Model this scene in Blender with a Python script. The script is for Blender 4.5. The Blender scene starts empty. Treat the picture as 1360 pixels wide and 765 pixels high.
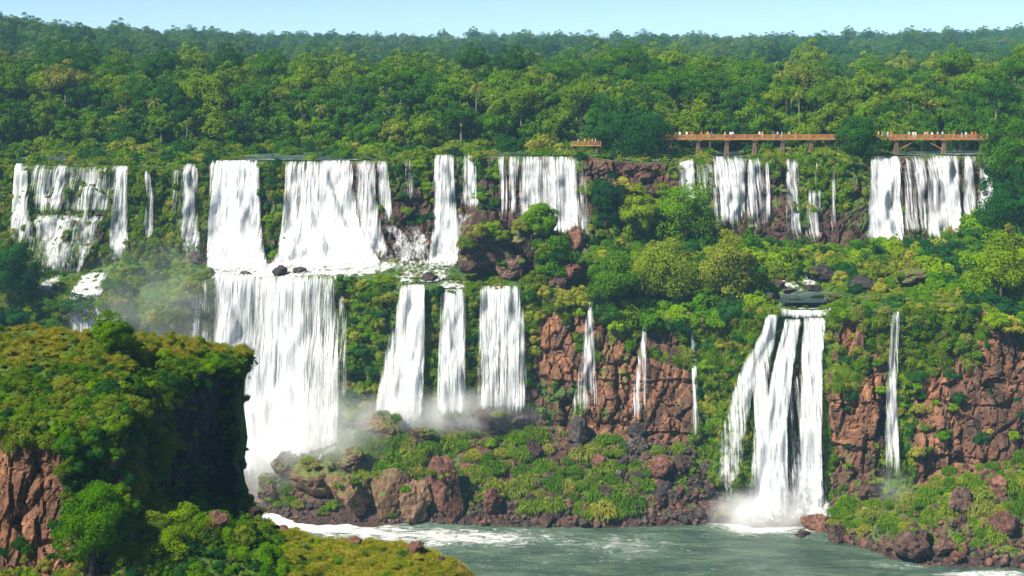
import bpy, bmesh, math, random
import numpy as np
from mathutils import Vector, Matrix, Euler
from mathutils.bvhtree import BVHTree

random.seed(7)
RNG = np.random.default_rng(11)
SC = bpy.context.scene
COL = SC.collection

# ------------------------------------------------------------------ camera, sky, sun, exposure
F, EYE, HY, CX = 2093.0, 104.0, 70.0, 680.0        # focal length in photo pixels, eye height above the river, horizon row

cam_d = bpy.data.cameras.new('camera')
cam = bpy.data.objects.new('camera', cam_d); COL.objects.link(cam)
cam.location = (0, 0, EYE); cam.rotation_euler = (math.pi / 2, 0, 0)
cam_d.sensor_width = 36; cam_d.lens = 36 * F / 1360
cam_d.shift_y = -(382.5 - HY) / 1360
cam_d.clip_start = 1; cam_d.clip_end = 12000
SC.camera = cam

SUN = Vector((-0.55, -0.42, 0.72)).normalized()
world = bpy.data.worlds.new('World'); SC.world = world; world.use_nodes = True
wn = world.node_tree
sky = wn.nodes.new('ShaderNodeTexSky'); sky.sky_type = 'NISHITA'; sky.sun_disc = False
sky.sun_elevation = math.asin(SUN.z); sky.sun_rotation = math.atan2(SUN.x, SUN.y)
sky.altitude = 1500; sky.air_density = 0.5; sky.dust_density = 0.0; sky.ozone_density = 3.0
bgn = wn.nodes['Background']; bgn.inputs['Strength'].default_value = 0.07
wn.links.new(sky.outputs[0], bgn.inputs['Color'])

sun_d = bpy.data.lights.new('sun', 'SUN'); sun_d.energy = 5.0; sun_d.angle = math.radians(0.5); sun_d.color = (1.0, 0.93, 0.82)
sun = bpy.data.objects.new('sun', sun_d); COL.objects.link(sun)
sun.rotation_euler = (-SUN).to_track_quat('-Z', 'Y').to_euler(); sun.location = (-300, -200, 500)

SC.view_settings.view_transform = 'Standard'; SC.view_settings.look = 'None'
SC.view_settings.gamma = 1.0; SC.view_settings.use_curve_mapping = False
SC.view_settings.exposure = 1.1
cy = SC.cycles
cy.use_denoising = True; cy.denoiser = 'OPENIMAGEDENOISE'
cy.max_bounces = 6; cy.diffuse_bounces = 3; cy.glossy_bounces = 2; cy.transmission_bounces = 3
cy.transparent_max_bounces = 20; cy.volume_bounces = 3; cy.volume_step_rate = 2.0
cy.sample_clamp_indirect = 6

# ------------------------------------------------------------------ helpers
def at(px, py, Y):
    return Vector(((px - CX) / F * Y, Y, EYE - (py - HY) / F * Y))
def zof(py, Y): return EYE - (py - HY) / F * Y
def pxof(X, Y): return CX + X * F / Y
def pyof(Z, Y): return HY + (EYE - Z) * F / Y

_perm = RNG.permutation(4096).astype(np.int64)
_val = RNG.random(4096)
def _h(x, y, z, s=0):
    a = _perm[(x + 37 * s) & 4095]
    b = _perm[(a + y) & 4095]
    return _perm[(b + z) & 4095]
def vnoise(p):
    i = np.floor(p).astype(np.int64); f = p - i
    f = f * f * f * (f * (f * 6 - 15) + 10)
    x, y, z = i[:, 0], i[:, 1], i[:, 2]
    r = 0
    for dx in (0, 1):
        wx = f[:, 0] if dx else 1 - f[:, 0]
        for dy in (0, 1):
            wy = f[:, 1] if dy else 1 - f[:, 1]
            for dz in (0, 1):
                wz = f[:, 2] if dz else 1 - f[:, 2]
                r = r + wx * wy * wz * _val[_h(x + dx, y + dy, z + dz)]
    return r * 2 - 1
def fbm(p, octv=4, gain=0.5):
    r = 0; a = 1.0; q = np.array(p, float); n = 0
    for _ in range(octv):
        r = r + a * vnoise(q); n += a; a *= gain; q = q * 2.03 + 17.3
    return r / n
def worley(p):
    """F1, F2 and a random value of the nearest cell."""
    i = np.floor(p).astype(np.int64)
    d1 = np.full(len(p), 9.0); d2 = np.full(len(p), 9.0); cid = np.zeros(len(p))
    for dx in (-1, 0, 1):
        for dy in (-1, 0, 1):
            for dz in (-1, 0, 1):
                c = i + (dx, dy, dz)
                h = _h(c[:, 0], c[:, 1], c[:, 2])
                q = c + np.stack([_val[h], _val[(h + 911) & 4095], _val[(h + 2203) & 4095]], 1)
                d = np.sqrt(((q - p) ** 2).sum(1))
                m = d < d1
                d2 = np.where(m, d1, np.minimum(d2, d))
                cid = np.where(m, _val[(h + 3001) & 4095], cid)
                d1 = np.where(m, d, d1)
    return d1, d2, cid
def sstep(a, b, x):
    t = np.clip((np.asarray(x, float) - a) / (b - a), 0, 1)
    return t * t * (3 - 2 * t)
def gsmooth(a, s):
    r = int(s * 3) + 1
    k = np.exp(-0.5 * (np.arange(-r, r + 1) / s) ** 2); k /= k.sum()
    b = np.pad(a, r, mode='edge')
    return np.convolve(b, k, 'valid')

def mesh_np(name, verts, quads=None, tris=None, smooth=True, attrs=None, uv=None):
    me = bpy.data.meshes.new(name)
    nq = 0 if quads is None else len(quads); nt = 0 if tris is None else len(tris)
    me.vertices.add(len(verts)); me.vertices.foreach_set('co', np.asarray(verts, np.float32).ravel())
    loops = []
    starts = []
    if nq:
        loops.append(np.asarray(quads, np.int32).ravel()); starts.append(np.arange(nq) * 4)
    if nt:
        loops.append(np.asarray(tris, np.int32).ravel()); starts.append(nq * 4 + np.arange(nt) * 3)
    loops = np.concatenate(loops).astype(np.int32); starts = np.concatenate(starts).astype(np.int32)
    me.loops.add(len(loops)); me.loops.foreach_set('vertex_index', loops)
    me.polygons.add(nq + nt); me.polygons.foreach_set('loop_start', starts)
    if uv is not None:
        l = me.uv_layers.new(name='UVMap')
        l.data.foreach_set('uv', np.asarray(uv, np.float32)[loops].ravel())
    for k, v in (attrs or {}).items():
        a = me.attributes.new(k, 'FLOAT', 'POINT'); a.data.foreach_set('value', np.asarray(v, np.float32))
    me.update(calc_edges=True)
    me.polygons.foreach_set('use_smooth', np.full(nq + nt, smooth))
    me.validate()
    return me

def put(name, me, mat=None, parent=None):
    o = bpy.data.objects.new(name, me); COL.objects.link(o)
    if mat and not me.materials: me.materials.append(mat)
    if parent: o.parent = parent
    return o
def tag(o, label, cat, group=None, kind=None):
    if label: o['label'] = label
    if cat: o['category'] = cat
    if group: o['group'] = group
    if kind: o['kind'] = kind
    return o
def empty(name, loc, rz=0.0, sc=1.0):
    e = bpy.data.objects.new(name, None); COL.objects.link(e)
    e.location = loc; e.rotation_euler = (0, 0, rz)
    e.scale = (sc, sc, sc) if not hasattr(sc, '__len__') else sc
    e.empty_display_size = 0.5
    return e
ORD = ['', 'first', 'second', 'third', 'fourth', 'fifth', 'sixth', 'seventh', 'eighth', 'ninth', 'tenth', 'eleventh', 'twelfth',
       'thirteenth', 'fourteenth', 'fifteenth', 'sixteenth', 'seventeenth', 'eighteenth', 'nineteenth', 'twentieth']
TENS = {2: 'twenty', 3: 'thirty', 4: 'forty', 5: 'fifty', 6: 'sixty', 7: 'seventy', 8: 'eighty', 9: 'ninety'}
TENTH = {2: 'twentieth', 3: 'thirtieth', 4: 'fortieth', 5: 'fiftieth', 6: 'sixtieth', 7: 'seventieth', 8: 'eightieth', 9: 'ninetieth'}
def ordinal(n):
    if n <= 20: return ORD[n]
    if n >= 100: return str(n) + 'th'
    return TENTH[n // 10] if n % 10 == 0 else TENS[n // 10] + '-' + ORD[n % 10]

class NT:
    """small node-tree builder"""
    def __init__(s, name, mat=True):
        s.m = bpy.data.materials.new(name); s.m.use_nodes = True
        s.t = s.m.node_tree; s.t.nodes.clear()
        s.out = s.t.nodes.new('ShaderNodeOutputMaterial')
    def n(s, typ, ins=None, **kw):
        nd = s.t.nodes.new('ShaderNode' + typ)
        for k, v in kw.items(): setattr(nd, k, v)
        for k, v in (ins or {}).items():
            sock = nd.inputs[k]
            if isinstance(v, bpy.types.NodeSocket): s.t.links.new(v, sock)
            else: sock.default_value = v
        return nd
    def math(s, op, a, b=0.0, c=None, clamp=False):
        nd = s.t.nodes.new('ShaderNodeMath'); nd.operation = op; nd.use_clamp = clamp
        for i, v in enumerate((a, b) if c is None else (a, b, c)):
            if isinstance(v, bpy.types.NodeSocket): s.t.links.new(v, nd.inputs[i])
            else: nd.inputs[i].default_value = v
        return nd.outputs[0]
    def remap(s, v, a, b, c=0.0, d=1.0, smooth=True):
        nd = s.n('MapRange', {'Value': v, 'From Min': a, 'From Max': b, 'To Min': c, 'To Max': d})
        nd.interpolation_type = 'SMOOTHSTEP' if smooth else 'LINEAR'
        return nd.outputs[0]
    def mix(s, f, a, b, mode='MIX'):
        nd = s.t.nodes.new('ShaderNodeMix'); nd.data_type = 'RGBA'; nd.blend_type = mode
        for i, v in ((0, f), (6, a), (7, b)):
            if isinstance(v, bpy.types.NodeSocket): s.t.links.new(v, nd.inputs[i])
            else: nd.inputs[i].default_value = (*v, 1) if i and len(v) == 3 else v
        return nd.outputs[2]
    def ramp(s, f, stops, interp='LINEAR'):
        nd = s.t.nodes.new('ShaderNodeValToRGB'); s.t.links.new(f, nd.inputs[0])
        cr = nd.color_ramp; cr.interpolation = interp
        while len(cr.elements) < len(stops): cr.elements.new(0.5)
        for e, (p, c) in zip(cr.elements, stops): e.position = p; e.color = (*c, 1)
        return nd.outputs[0]
    def noise(s, vec, scale, detail=4, rough=0.55, dist=0.0):
        nd = s.n('TexNoise', {'Scale': scale, 'Detail': detail, 'Roughness': rough, 'Distortion': dist})
        if vec is not None: s.t.links.new(vec, nd.inputs['Vector'])
        return nd.outputs['Fac']
    def attr(s, name): return s.n('Attribute', attribute_name=name).outputs['Fac']
    def pos(s): return s.n('NewGeometry').outputs['Position']
    def bump(s, h, dist, strength=1.0, normal=None):
        nd = s.n('Bump', {'Height': h, 'Distance': dist, 'Strength': strength})
        if normal is not None: s.t.links.new(normal, nd.inputs['Normal'])
        return nd.outputs[0]
    def scaled(s, vec, sc):
        return s.n('Mapping', {'Vector': vec, 'Scale': sc}).outputs[0]
    def surf(s, sh): s.t.links.new(sh, s.out.inputs['Surface'])
    def vol(s, sh): s.t.links.new(sh, s.out.inputs['Volume'])

# ------------------------------------------------------------------ materials
MOSS_STOPS = [(0.25, (0.018, 0.042, 0.008)), (0.48, (0.05, 0.105, 0.016)), (0.62, (0.10, 0.15, 0.024)), (0.8, (0.20, 0.19, 0.05))]
def mat_terrain(name, fine=1.0):
    b = NT(name); p = b.pos()
    big = b.noise(p, 0.05 * fine, 5)
    mid = b.noise(p, 0.35 * fine, 8, 0.62)
    sm = b.noise(p, 1.8 * fine, 6, 0.6)
    stretch = b.noise(b.scaled(p, (1.0, 1.0, 0.16)), 0.9 * fine, 6, 0.6)
    layer = b.noise(b.scaled(p, (0.10, 0.10, 1.0)), 0.6 * fine, 4, 0.6)
    red = b.attr('red'); wet = b.attr('wet'); moss = b.attr('moss')
    v = b.math('ADD', b.math('MULTIPLY', mid, 0.6), b.math('MULTIPLY', stretch, 0.4))
    brown = b.ramp(v, [(0.3, (0.03, 0.018, 0.014)), (0.46, (0.075, 0.036, 0.024)), (0.56, (0.125, 0.058, 0.035)), (0.72, (0.20, 0.115, 0.075))])
    orange = b.ramp(v, [(0.32, (0.06, 0.028, 0.017)), (0.46, (0.165, 0.075, 0.036)), (0.57, (0.27, 0.125, 0.06)), (0.74, (0.40, 0.235, 0.135))])
    rock = b.mix(b.remap(b.math('ADD', red, b.math('MULTIPLY', b.math('SUBTRACT', big, 0.5), 1.2)), 0.25, 0.75), brown, orange)
    pw = b.n('VectorMath', {0: p, 1: b.n('VectorMath', {0: b.n('TexNoise', {'Vector': p, 'Scale': 0.5 * fine, 'Detail': 3}).outputs['Color'], 1: (1.3 / fine, 1.3 / fine, 1.3 / fine)}, operation='MULTIPLY').outputs[0]}, operation='ADD').outputs[0]
    def blocks(sc, zz):
        vo = b.n('TexVoronoi', {'Vector': b.scaled(pw, (1, 1, zz)), 'Scale': sc * fine})
        return b.n('SeparateColor', {0: vo.outputs['Color']}).outputs[0]
    blk = blocks(0.42, 0.42); blk2 = blocks(1.25, 0.6)
    kk = b.remap(b.math('ADD', b.math('MULTIPLY', blk, 0.6), b.math('MULTIPLY', blk2, 0.4)), 0.1, 0.9, 0.72, 1.25, smooth=False)
    rock = b.mix(1.0, rock, b.n('CombineColor', {0: kk, 1: kk, 2: kk}).outputs[0], 'MULTIPLY')
    stain = b.noise(b.scaled(p, (1.0, 1.0, 0.07)), 0.55 * fine, 5, 0.65)
    rock = b.mix(b.remap(stain, 0.49, 0.62, 0, 0.85), rock, (0.035, 0.026, 0.02))
    rock = b.mix(b.remap(layer, 0.42, 0.6, 0, 0.35), rock, b.mix(0.5, rock, (0.20, 0.12, 0.08)))
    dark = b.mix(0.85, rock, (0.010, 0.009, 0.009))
    rock = b.mix(b.remap(b.math('ADD', wet, b.math('MULTIPLY', b.math('SUBTRACT', stretch, 0.5), 1.0)), 0.3, 0.7), rock, dark)  # darkens wet cliffs; on the headland face it paints shade into the rock
    mossc = b.ramp(b.math('ADD', b.math('MULTIPLY', sm, 0.55), b.math('MULTIPLY', big, 0.45)), MOSS_STOPS)
    mf = b.math('ADD', moss, b.math('ADD', b.math('MULTIPLY', b.math('SUBTRACT', mid, 0.5), 1.5), b.math('MULTIPLY', b.math('SUBTRACT', sm, 0.5), 0.7)))
    mf = b.math('ADD', mf, b.math('MULTIPLY', b.math('SUBTRACT', b.noise(b.scaled(p, (1.0, 1.0, 0.09)), 0.4 * fine, 4, 0.6), 0.5), 1.3))
    mf = b.remap(mf, 0.40, 0.60)
    colr = b.mix(mf, rock, mossc)
    hgt = b.math('ADD', b.math('MULTIPLY', mid, 0.35), b.math('ADD', b.math('MULTIPLY', stretch, 0.4), b.math('MULTIPLY', layer, 0.35)))
    hgt = b.math('ADD', hgt, b.math('ADD', b.math('MULTIPLY', blk, 0.38), b.math('MULTIPLY', blk2, 0.2)))
    hgt = b.math('ADD', hgt, b.math('MULTIPLY', sm, 0.35))
    nrm = b.bump(hgt, 1.1 / fine, 1.0)
    sh = b.n('BsdfPrincipled', {'Base Color': colr, 'Roughness': b.remap(wet, 0.2, 0.9, 0.9, 0.5), 'Normal': nrm, 'Specular IOR Level': 0.25})
    b.surf(sh.outputs[0]); return b.m

def mat_rock(name, stops, mossy=0.0, fine=1.0):
    b = NT(name); p = b.n('TexCoord').outputs['Object']; rnd = b.n('ObjectInfo').outputs['Random']
    wp = b.pos()
    mid = b.noise(wp, 0.9 * fine, 8, 0.62); sm = b.noise(wp, 4.0 * fine, 5, 0.6)
    v = b.math('ADD', mid, b.math('MULTIPLY', b.math('SUBTRACT', rnd, 0.5), 0.22))
    colr = b.ramp(v, stops)
    if mossy > 0:
        nz = b.n('SeparateXYZ', {0: b.n('NewGeometry').outputs['Normal']}).outputs['Z']
        mf = b.math('ADD', nz, b.math('MULTIPLY', b.math('SUBTRACT', b.noise(wp, 0.7 * fine, 6), 0.5), 2.4))
        mossc = b.ramp(sm, [(0.3, (0.03, 0.06, 0.01)), (0.5, (0.085, 0.12, 0.02)), (0.7, (0.19, 0.15, 0.045))])
        colr = b.mix(b.remap(mf, 1.0 - mossy, 1.25 - mossy), colr, mossc)
    hgt = b.math('ADD', mid, b.math('MULTIPLY', sm, 0.35))
    sh = b.n('BsdfPrincipled', {'Base Color': colr, 'Roughness': 0.82, 'Normal': b.bump(hgt, 0.5 / fine, 1.0), 'Specular IOR Level': 0.3})
    b.surf(sh.outputs[0]); return b.m

def mat_leaf(name, stops, transl=0.16):
    b = NT(name); rnd = b.n('ObjectInfo').outputs['Random']; tone = b.attr('tone')
    base = b.ramp(rnd, stops)
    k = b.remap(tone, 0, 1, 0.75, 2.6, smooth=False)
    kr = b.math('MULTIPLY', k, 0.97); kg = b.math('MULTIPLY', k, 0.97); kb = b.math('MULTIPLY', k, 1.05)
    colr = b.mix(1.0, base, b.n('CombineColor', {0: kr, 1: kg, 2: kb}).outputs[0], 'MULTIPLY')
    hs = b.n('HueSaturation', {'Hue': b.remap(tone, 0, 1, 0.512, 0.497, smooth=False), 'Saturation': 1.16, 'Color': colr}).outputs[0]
    d = b.n('BsdfDiffuse', {'Color': hs, 'Roughness': 0.6}).outputs[0]
    t = b.n('BsdfTranslucent', {'Color': b.mix(0.5, hs, (0.12, 0.2, 0.02))}).outputs[0]
    b.surf(b.n('MixShader', {0: transl, 1: d, 2: t}).outputs[0]); return b.m

def mat_plain(name, c, rough=0.8, var=0.25, scale=3.0):
    b = NT(name); p = b.pos(); n = b.noise(p, scale, 5)
    k = b.remap(n, 0.3, 0.7, 1 - var, 1 + var)
    colr = b.mix(1.0, c, b.n('CombineColor', {0: k, 1: k, 2: k}).outputs[0], 'MULTIPLY')
    b.surf(b.n('BsdfPrincipled', {'Base Color': colr, 'Roughness': rough, 'Specular IOR Level': 0.2}).outputs[0]); return b.m

def mat_fall(name, su=2.0, sv=0.05):
    """falling white water: fine threads, torn and half transparent. UV is in metres across and along the fall."""
    b = NT(name); uv = b.n('UVMap').outputs[0]
    dens = b.attr('dens'); foam = b.attr('foam')
    warp = b.noise(b.scaled(uv, (0.3, 0.16, 1)), 1.0, 3)
    vec = b.n('VectorMath', {0: uv, 1: b.n('CombineXYZ', {0: b.math('MULTIPLY', warp, 0.7)}).outputs[0]}, operation='ADD').outputs[0]
    s0 = b.noise(b.scaled(vec, (su * 0.28, sv * 0.5, 1)), 1.0, 3, 0.6)
    s1 = b.noise(b.scaled(vec, (su, sv, 1)), 1.0, 5, 0.7)
    s2 = b.noise(b.scaled(vec, (su * 3.6, sv * 4.5, 1)), 1.0, 4, 0.65)
    blob = b.noise(b.scaled(vec, (1.0, 0.5, 1)), 1.0, 7, 0.68)
    plume = b.noise(b.scaled(vec, (0.55, 0.11, 1)), 1.0, 5, 0.65)
    st = b.math('ADD', b.math('ADD', b.math('MULTIPLY', s0, 0.28), b.math('MULTIPLY', s1, 0.48)), b.math('ADD', b.math('MULTIPLY', s2, 0.16), b.math('MULTIPLY', plume, 0.08)))
    st = b.math('MULTIPLY_ADD', b.math('SUBTRACT', st, 0.5), 2.0, 0.5)
    blob = b.math('MULTIPLY_ADD', b.math('SUBTRACT', blob, 0.5), 1.3, 0.5)
    mixf = b.n('Mix', {0: foam, 2: st, 3: blob}).outputs[0]
    thr = b.math('SUBTRACT', 0.80, b.math('MULTIPLY', dens, 0.45))
    a = b.remap(b.math('SUBTRACT', mixf, thr), -0.17, 0.17)
    fine = b.noise(b.scaled(vec, (su * 4, sv * 11, 1)), 1.0, 5, 0.75)
    aer = b.remap(b.math('ADD', b.math('ADD', b.math('MULTIPLY', s1, 0.5), b.math('MULTIPLY', fine, 0.5)), b.math('MULTIPLY', foam, 0.05)), 0.36, 0.57)
    colr = b.mix(aer, (0.37, 0.43, 0.435), (0.74, 0.75, 0.75))
    nrm = b.bump(b.math('ADD', mixf, b.math('MULTIPLY', fine, 0.5)), 0.28, 0.7)
    d = b.n('BsdfDiffuse', {'Color': colr, 'Normal': nrm}).outputs[0]
    t = b.n('BsdfTranslucent', {'Color': colr}).outputs[0]
    w = b.n('MixShader', {0: 0.15, 1: d, 2: t}).outputs[0]
    b.surf(b.n('MixShader', {0: a, 1: b.n('BsdfTransparent').outputs[0], 2: w}).outputs[0]); return b.m

def mat_river(name, calm, deep=(0.030, 0.066, 0.045), pale=(0.09, 0.145, 0.095)):
    b = NT(name); p = b.pos(); foam = b.attr('foam')
    flow = b.scaled(p, (0.55, 1.5, 1))
    w1 = b.noise(flow, 0.16, 6, 0.6, 0.6); w2 = b.noise(flow, 0.75, 6, 0.62, 0.8); w3 = b.noise(p, 2.6, 4, 0.6)
    cr = b.math('MULTIPLY_ADD', b.math('SUBTRACT', b.noise(flow, 0.34, 10, 0.74, 1.6), 0.5), 1.7, 0.5)
    colr = b.mix(b.remap(w1, 0.38, 0.66), deep, pale)
    mottle = b.remap(b.math('ADD', b.math('MULTIPLY', foam, 0.55), b.math('MULTIPLY', w2, 0.75)), 0.45, 0.85)
    colr = b.mix(b.math('MULTIPLY', mottle, 0.55), colr, (0.18, 0.28, 0.20))
    ff = b.math('ADD', b.math('MULTIPLY', foam, 0.62), b.math('ADD', b.math('MULTIPLY', cr, 0.75), b.math('MULTIPLY', w3, 0.18)))
    wf = b.remap(ff, 0.74, 0.98)
    colr = b.mix(wf, colr, (0.82, 0.84, 0.80))
    h = b.math('ADD', b.math('ADD', b.math('MULTIPLY', w1, 1.2), w2), b.math('MULTIPLY', w3, 0.25))
    nrm = b.bump(b.math('ADD', h, b.math('MULTIPLY', wf, 0.25)), 1.1 * calm, 1.0)
    sh = b.n('BsdfPrincipled', {'Base Color': colr, 'Roughness': b.remap(wf, 0, 1, 0.16, 0.8), 'IOR': 1.33, 'Normal': nrm})
    b.surf(sh.outputs[0]); return b.m

M = {}
M['terrain'] = mat_terrain('cliff_rock_and_moss')
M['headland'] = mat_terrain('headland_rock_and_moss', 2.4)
BROWN = [(0.28, (0.018, 0.012, 0.010)), (0.45, (0.05, 0.028, 0.02)), (0.58, (0.095, 0.052, 0.036)), (0.75, (0.18, 0.11, 0.08))]
DARK = [(0.28, (0.012, 0.011, 0.011)), (0.48, (0.035, 0.028, 0.026)), (0.62, (0.075, 0.055, 0.048)), (0.78, (0.14, 0.11, 0.10))]
TAN = [(0.28, (0.04, 0.024, 0.014)), (0.45, (0.105, 0.06, 0.03)), (0.6, (0.17, 0.10, 0.052)), (0.78, (0.26, 0.17, 0.10))]
RUST = [(0.28, (0.03, 0.015, 0.010)), (0.45, (0.09, 0.038, 0.024)), (0.6, (0.15, 0.068, 0.042)), (0.78, (0.25, 0.14, 0.095))]
for k, s in (('brown', BROWN), ('dark', DARK), ('tan', TAN), ('rust', RUST)):
    M['rock_' + k] = mat_rock('rock_' + k, s)
    M['rock_mossy_' + k] = mat_rock('rock_mossy_' + k, s, 0.55)
G_FOREST = [(0.0, (0.016, 0.044, 0.009)), (0.2, (0.028, 0.070, 0.012)), (0.4, (0.046, 0.098, 0.013)), (0.62, (0.064, 0.115, 0.016)), (0.8, (0.084, 0.125, 0.019)), (0.93, (0.10, 0.150, 0.017)), (1.0, (0.12, 0.125, 0.03))]
G_BRIGHT = [(0.0, (0.04, 0.098, 0.008)), (0.5, (0.075, 0.145, 0.010)), (1.0, (0.125, 0.185, 0.016))]
G_OLIVE = [(0.0, (0.05, 0.085, 0.012)), (0.5, (0.09, 0.12, 0.020)), (0.85, (0.125, 0.135, 0.026)), (1.0, (0.15, 0.14, 0.035))]
G_DARK = [(0.0, (0.010, 0.034, 0.010)), (0.6, (0.018, 0.055, 0.014)), (1.0, (0.03, 0.075, 0.016))]
G_TUFT = [(0.0, (0.052, 0.098, 0.014)), (0.4, (0.075, 0.128, 0.017)), (0.75, (0.105, 0.142, 0.024)), (1.0, (0.14, 0.145, 0.038))]
G_DRY = [(0.0, (0.11, 0.145, 0.022)), (0.5, (0.15, 0.165, 0.03)), (1.0, (0.19, 0.175, 0.042))]
for k, s in (('forest', G_FOREST), ('bright', G_BRIGHT), ('olive', G_OLIVE), ('dark', G_DARK), ('tuft', G_TUFT), ('dry', G_DRY)):
    M['leaf_' + k] = mat_leaf('leaf_' + k, s)
M['leaf_gold'] = mat_leaf('leaf_gold', [(0.0, (0.12, 0.135, 0.022)), (0.5, (0.165, 0.16, 0.028)), (1.0, (0.21, 0.185, 0.042))])
M['bark'] = mat_plain('pale_bark', (0.19, 0.16, 0.12))
M['bark_dark'] = mat_plain('dark_bark', (0.07, 0.055, 0.04))
M['fall'] = mat_fall('white_falling_water')
M['fall_fine'] = mat_fall('white_falling_spray', 3.4, 0.12)
M['river'] = mat_river('green_river_water', 1.0)
M['pool'] = mat_river('upper_river_water', 0.5, (0.02, 0.04, 0.05), (0.06, 0.085, 0.09))

# ------------------------------------------------------------------ the main gorge: terraces, cliffs, plateau (one sheet)
# bearing px : shore row, talus (row, depth), foot of lower cliff, lower lip, terrace, foot of upper cliff, upper lip
T = [
 (-320, 660, (645, 371), (628, 374), (402, 386), (375, 397), (345, 408), (218, 420)),
 (0,    660, (645, 371), (628, 374), (404, 386), (378, 397), (350, 408), (219, 420)),
 (60,   660, (645, 371), (628, 374), (402, 385), (382, 394), (366, 402), (221, 418)),
 (120,  660, (645, 371), (628, 374), (404, 385), (380, 395), (358, 403), (222, 418)),
 (160,  660, (645, 371), (628, 374), (425, 382), (385, 393), (345, 406), (219, 419)),
 (215,  660, (645, 371), (630, 374), (415, 382), (375, 395), (338, 408), (222, 420)),
 (262,  660, (645, 371), (632, 375), (372, 387), (360, 395), (350, 403), (219, 420)),
 (340,  672, (654, 366), (634, 375), (369, 388), (360, 396), (350, 403), (215, 420)),
 (400,  689, (616, 362), (632, 375), (367, 388), (359, 395), (349, 403), (215, 420)),
 (460,  691, (588, 364), (610, 374), (366, 387), (357, 395), (349, 402), (215, 420)),
 (520,  693, (575, 365), (572, 373), (371, 384), (359, 393), (345, 402), (213, 420)),
 (560,  694, (598, 361), (566, 372), (379, 382), (362, 393), (345, 404), (208, 422)),
 (600,  695, (612, 360), (560, 371), (384, 381), (364, 393), (345, 405), (208, 422)),
 (700,  698, (622, 359), (556, 370), (380, 380), (360, 393), (336, 406), (208, 423)),
 (780,  698, (626, 359), (564, 369), (400, 378), (365, 393), (330, 408), (208, 424)),
 (850,  697, (632, 357), (576, 366), (425, 374), (378, 390), (318, 412), (216, 428)),
 (920,  694, (645, 354), (592, 362), (425, 370), (375, 389), (318, 414), (213, 430)),
 (955,  690, (676, 353), (650, 356), (418, 368), (373, 388), (320, 415), (212, 431)),
 (985,  692, (690, 350.6), (682, 352.5), (412, 365), (374, 385), (322, 416), (211, 431)),
 (1020, 694, (692, 350.2), (689, 351), (410, 362), (404, 374), (326, 417), (210, 432)),
 (1090, 697, (694, 348.8), (691, 350), (410, 361), (403, 374), (328, 417), (209, 432)),
 (1112, 712, (690, 343), (664, 347), (416, 352), (376, 380), (328, 417), (209, 432)),
 (1180, 737, (692, 335), (656, 343), (414, 350), (376, 380), (328, 418), (208, 432)),
 (1250, 747, (682, 333), (628, 341), (402, 350), (370, 380), (322, 418), (207, 432)),
 (1310, 751, (676, 332), (612, 340), (414, 349), (368, 380), (316, 417), (207, 432)),
 (1360, 754, (672, 331), (606, 339), (432, 348), (365, 380), (312, 416), (207, 432)),
 (1680, 770, (660, 328), (590, 336), (440, 344), (360, 378), (305, 413), (207, 430)),
]
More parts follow.
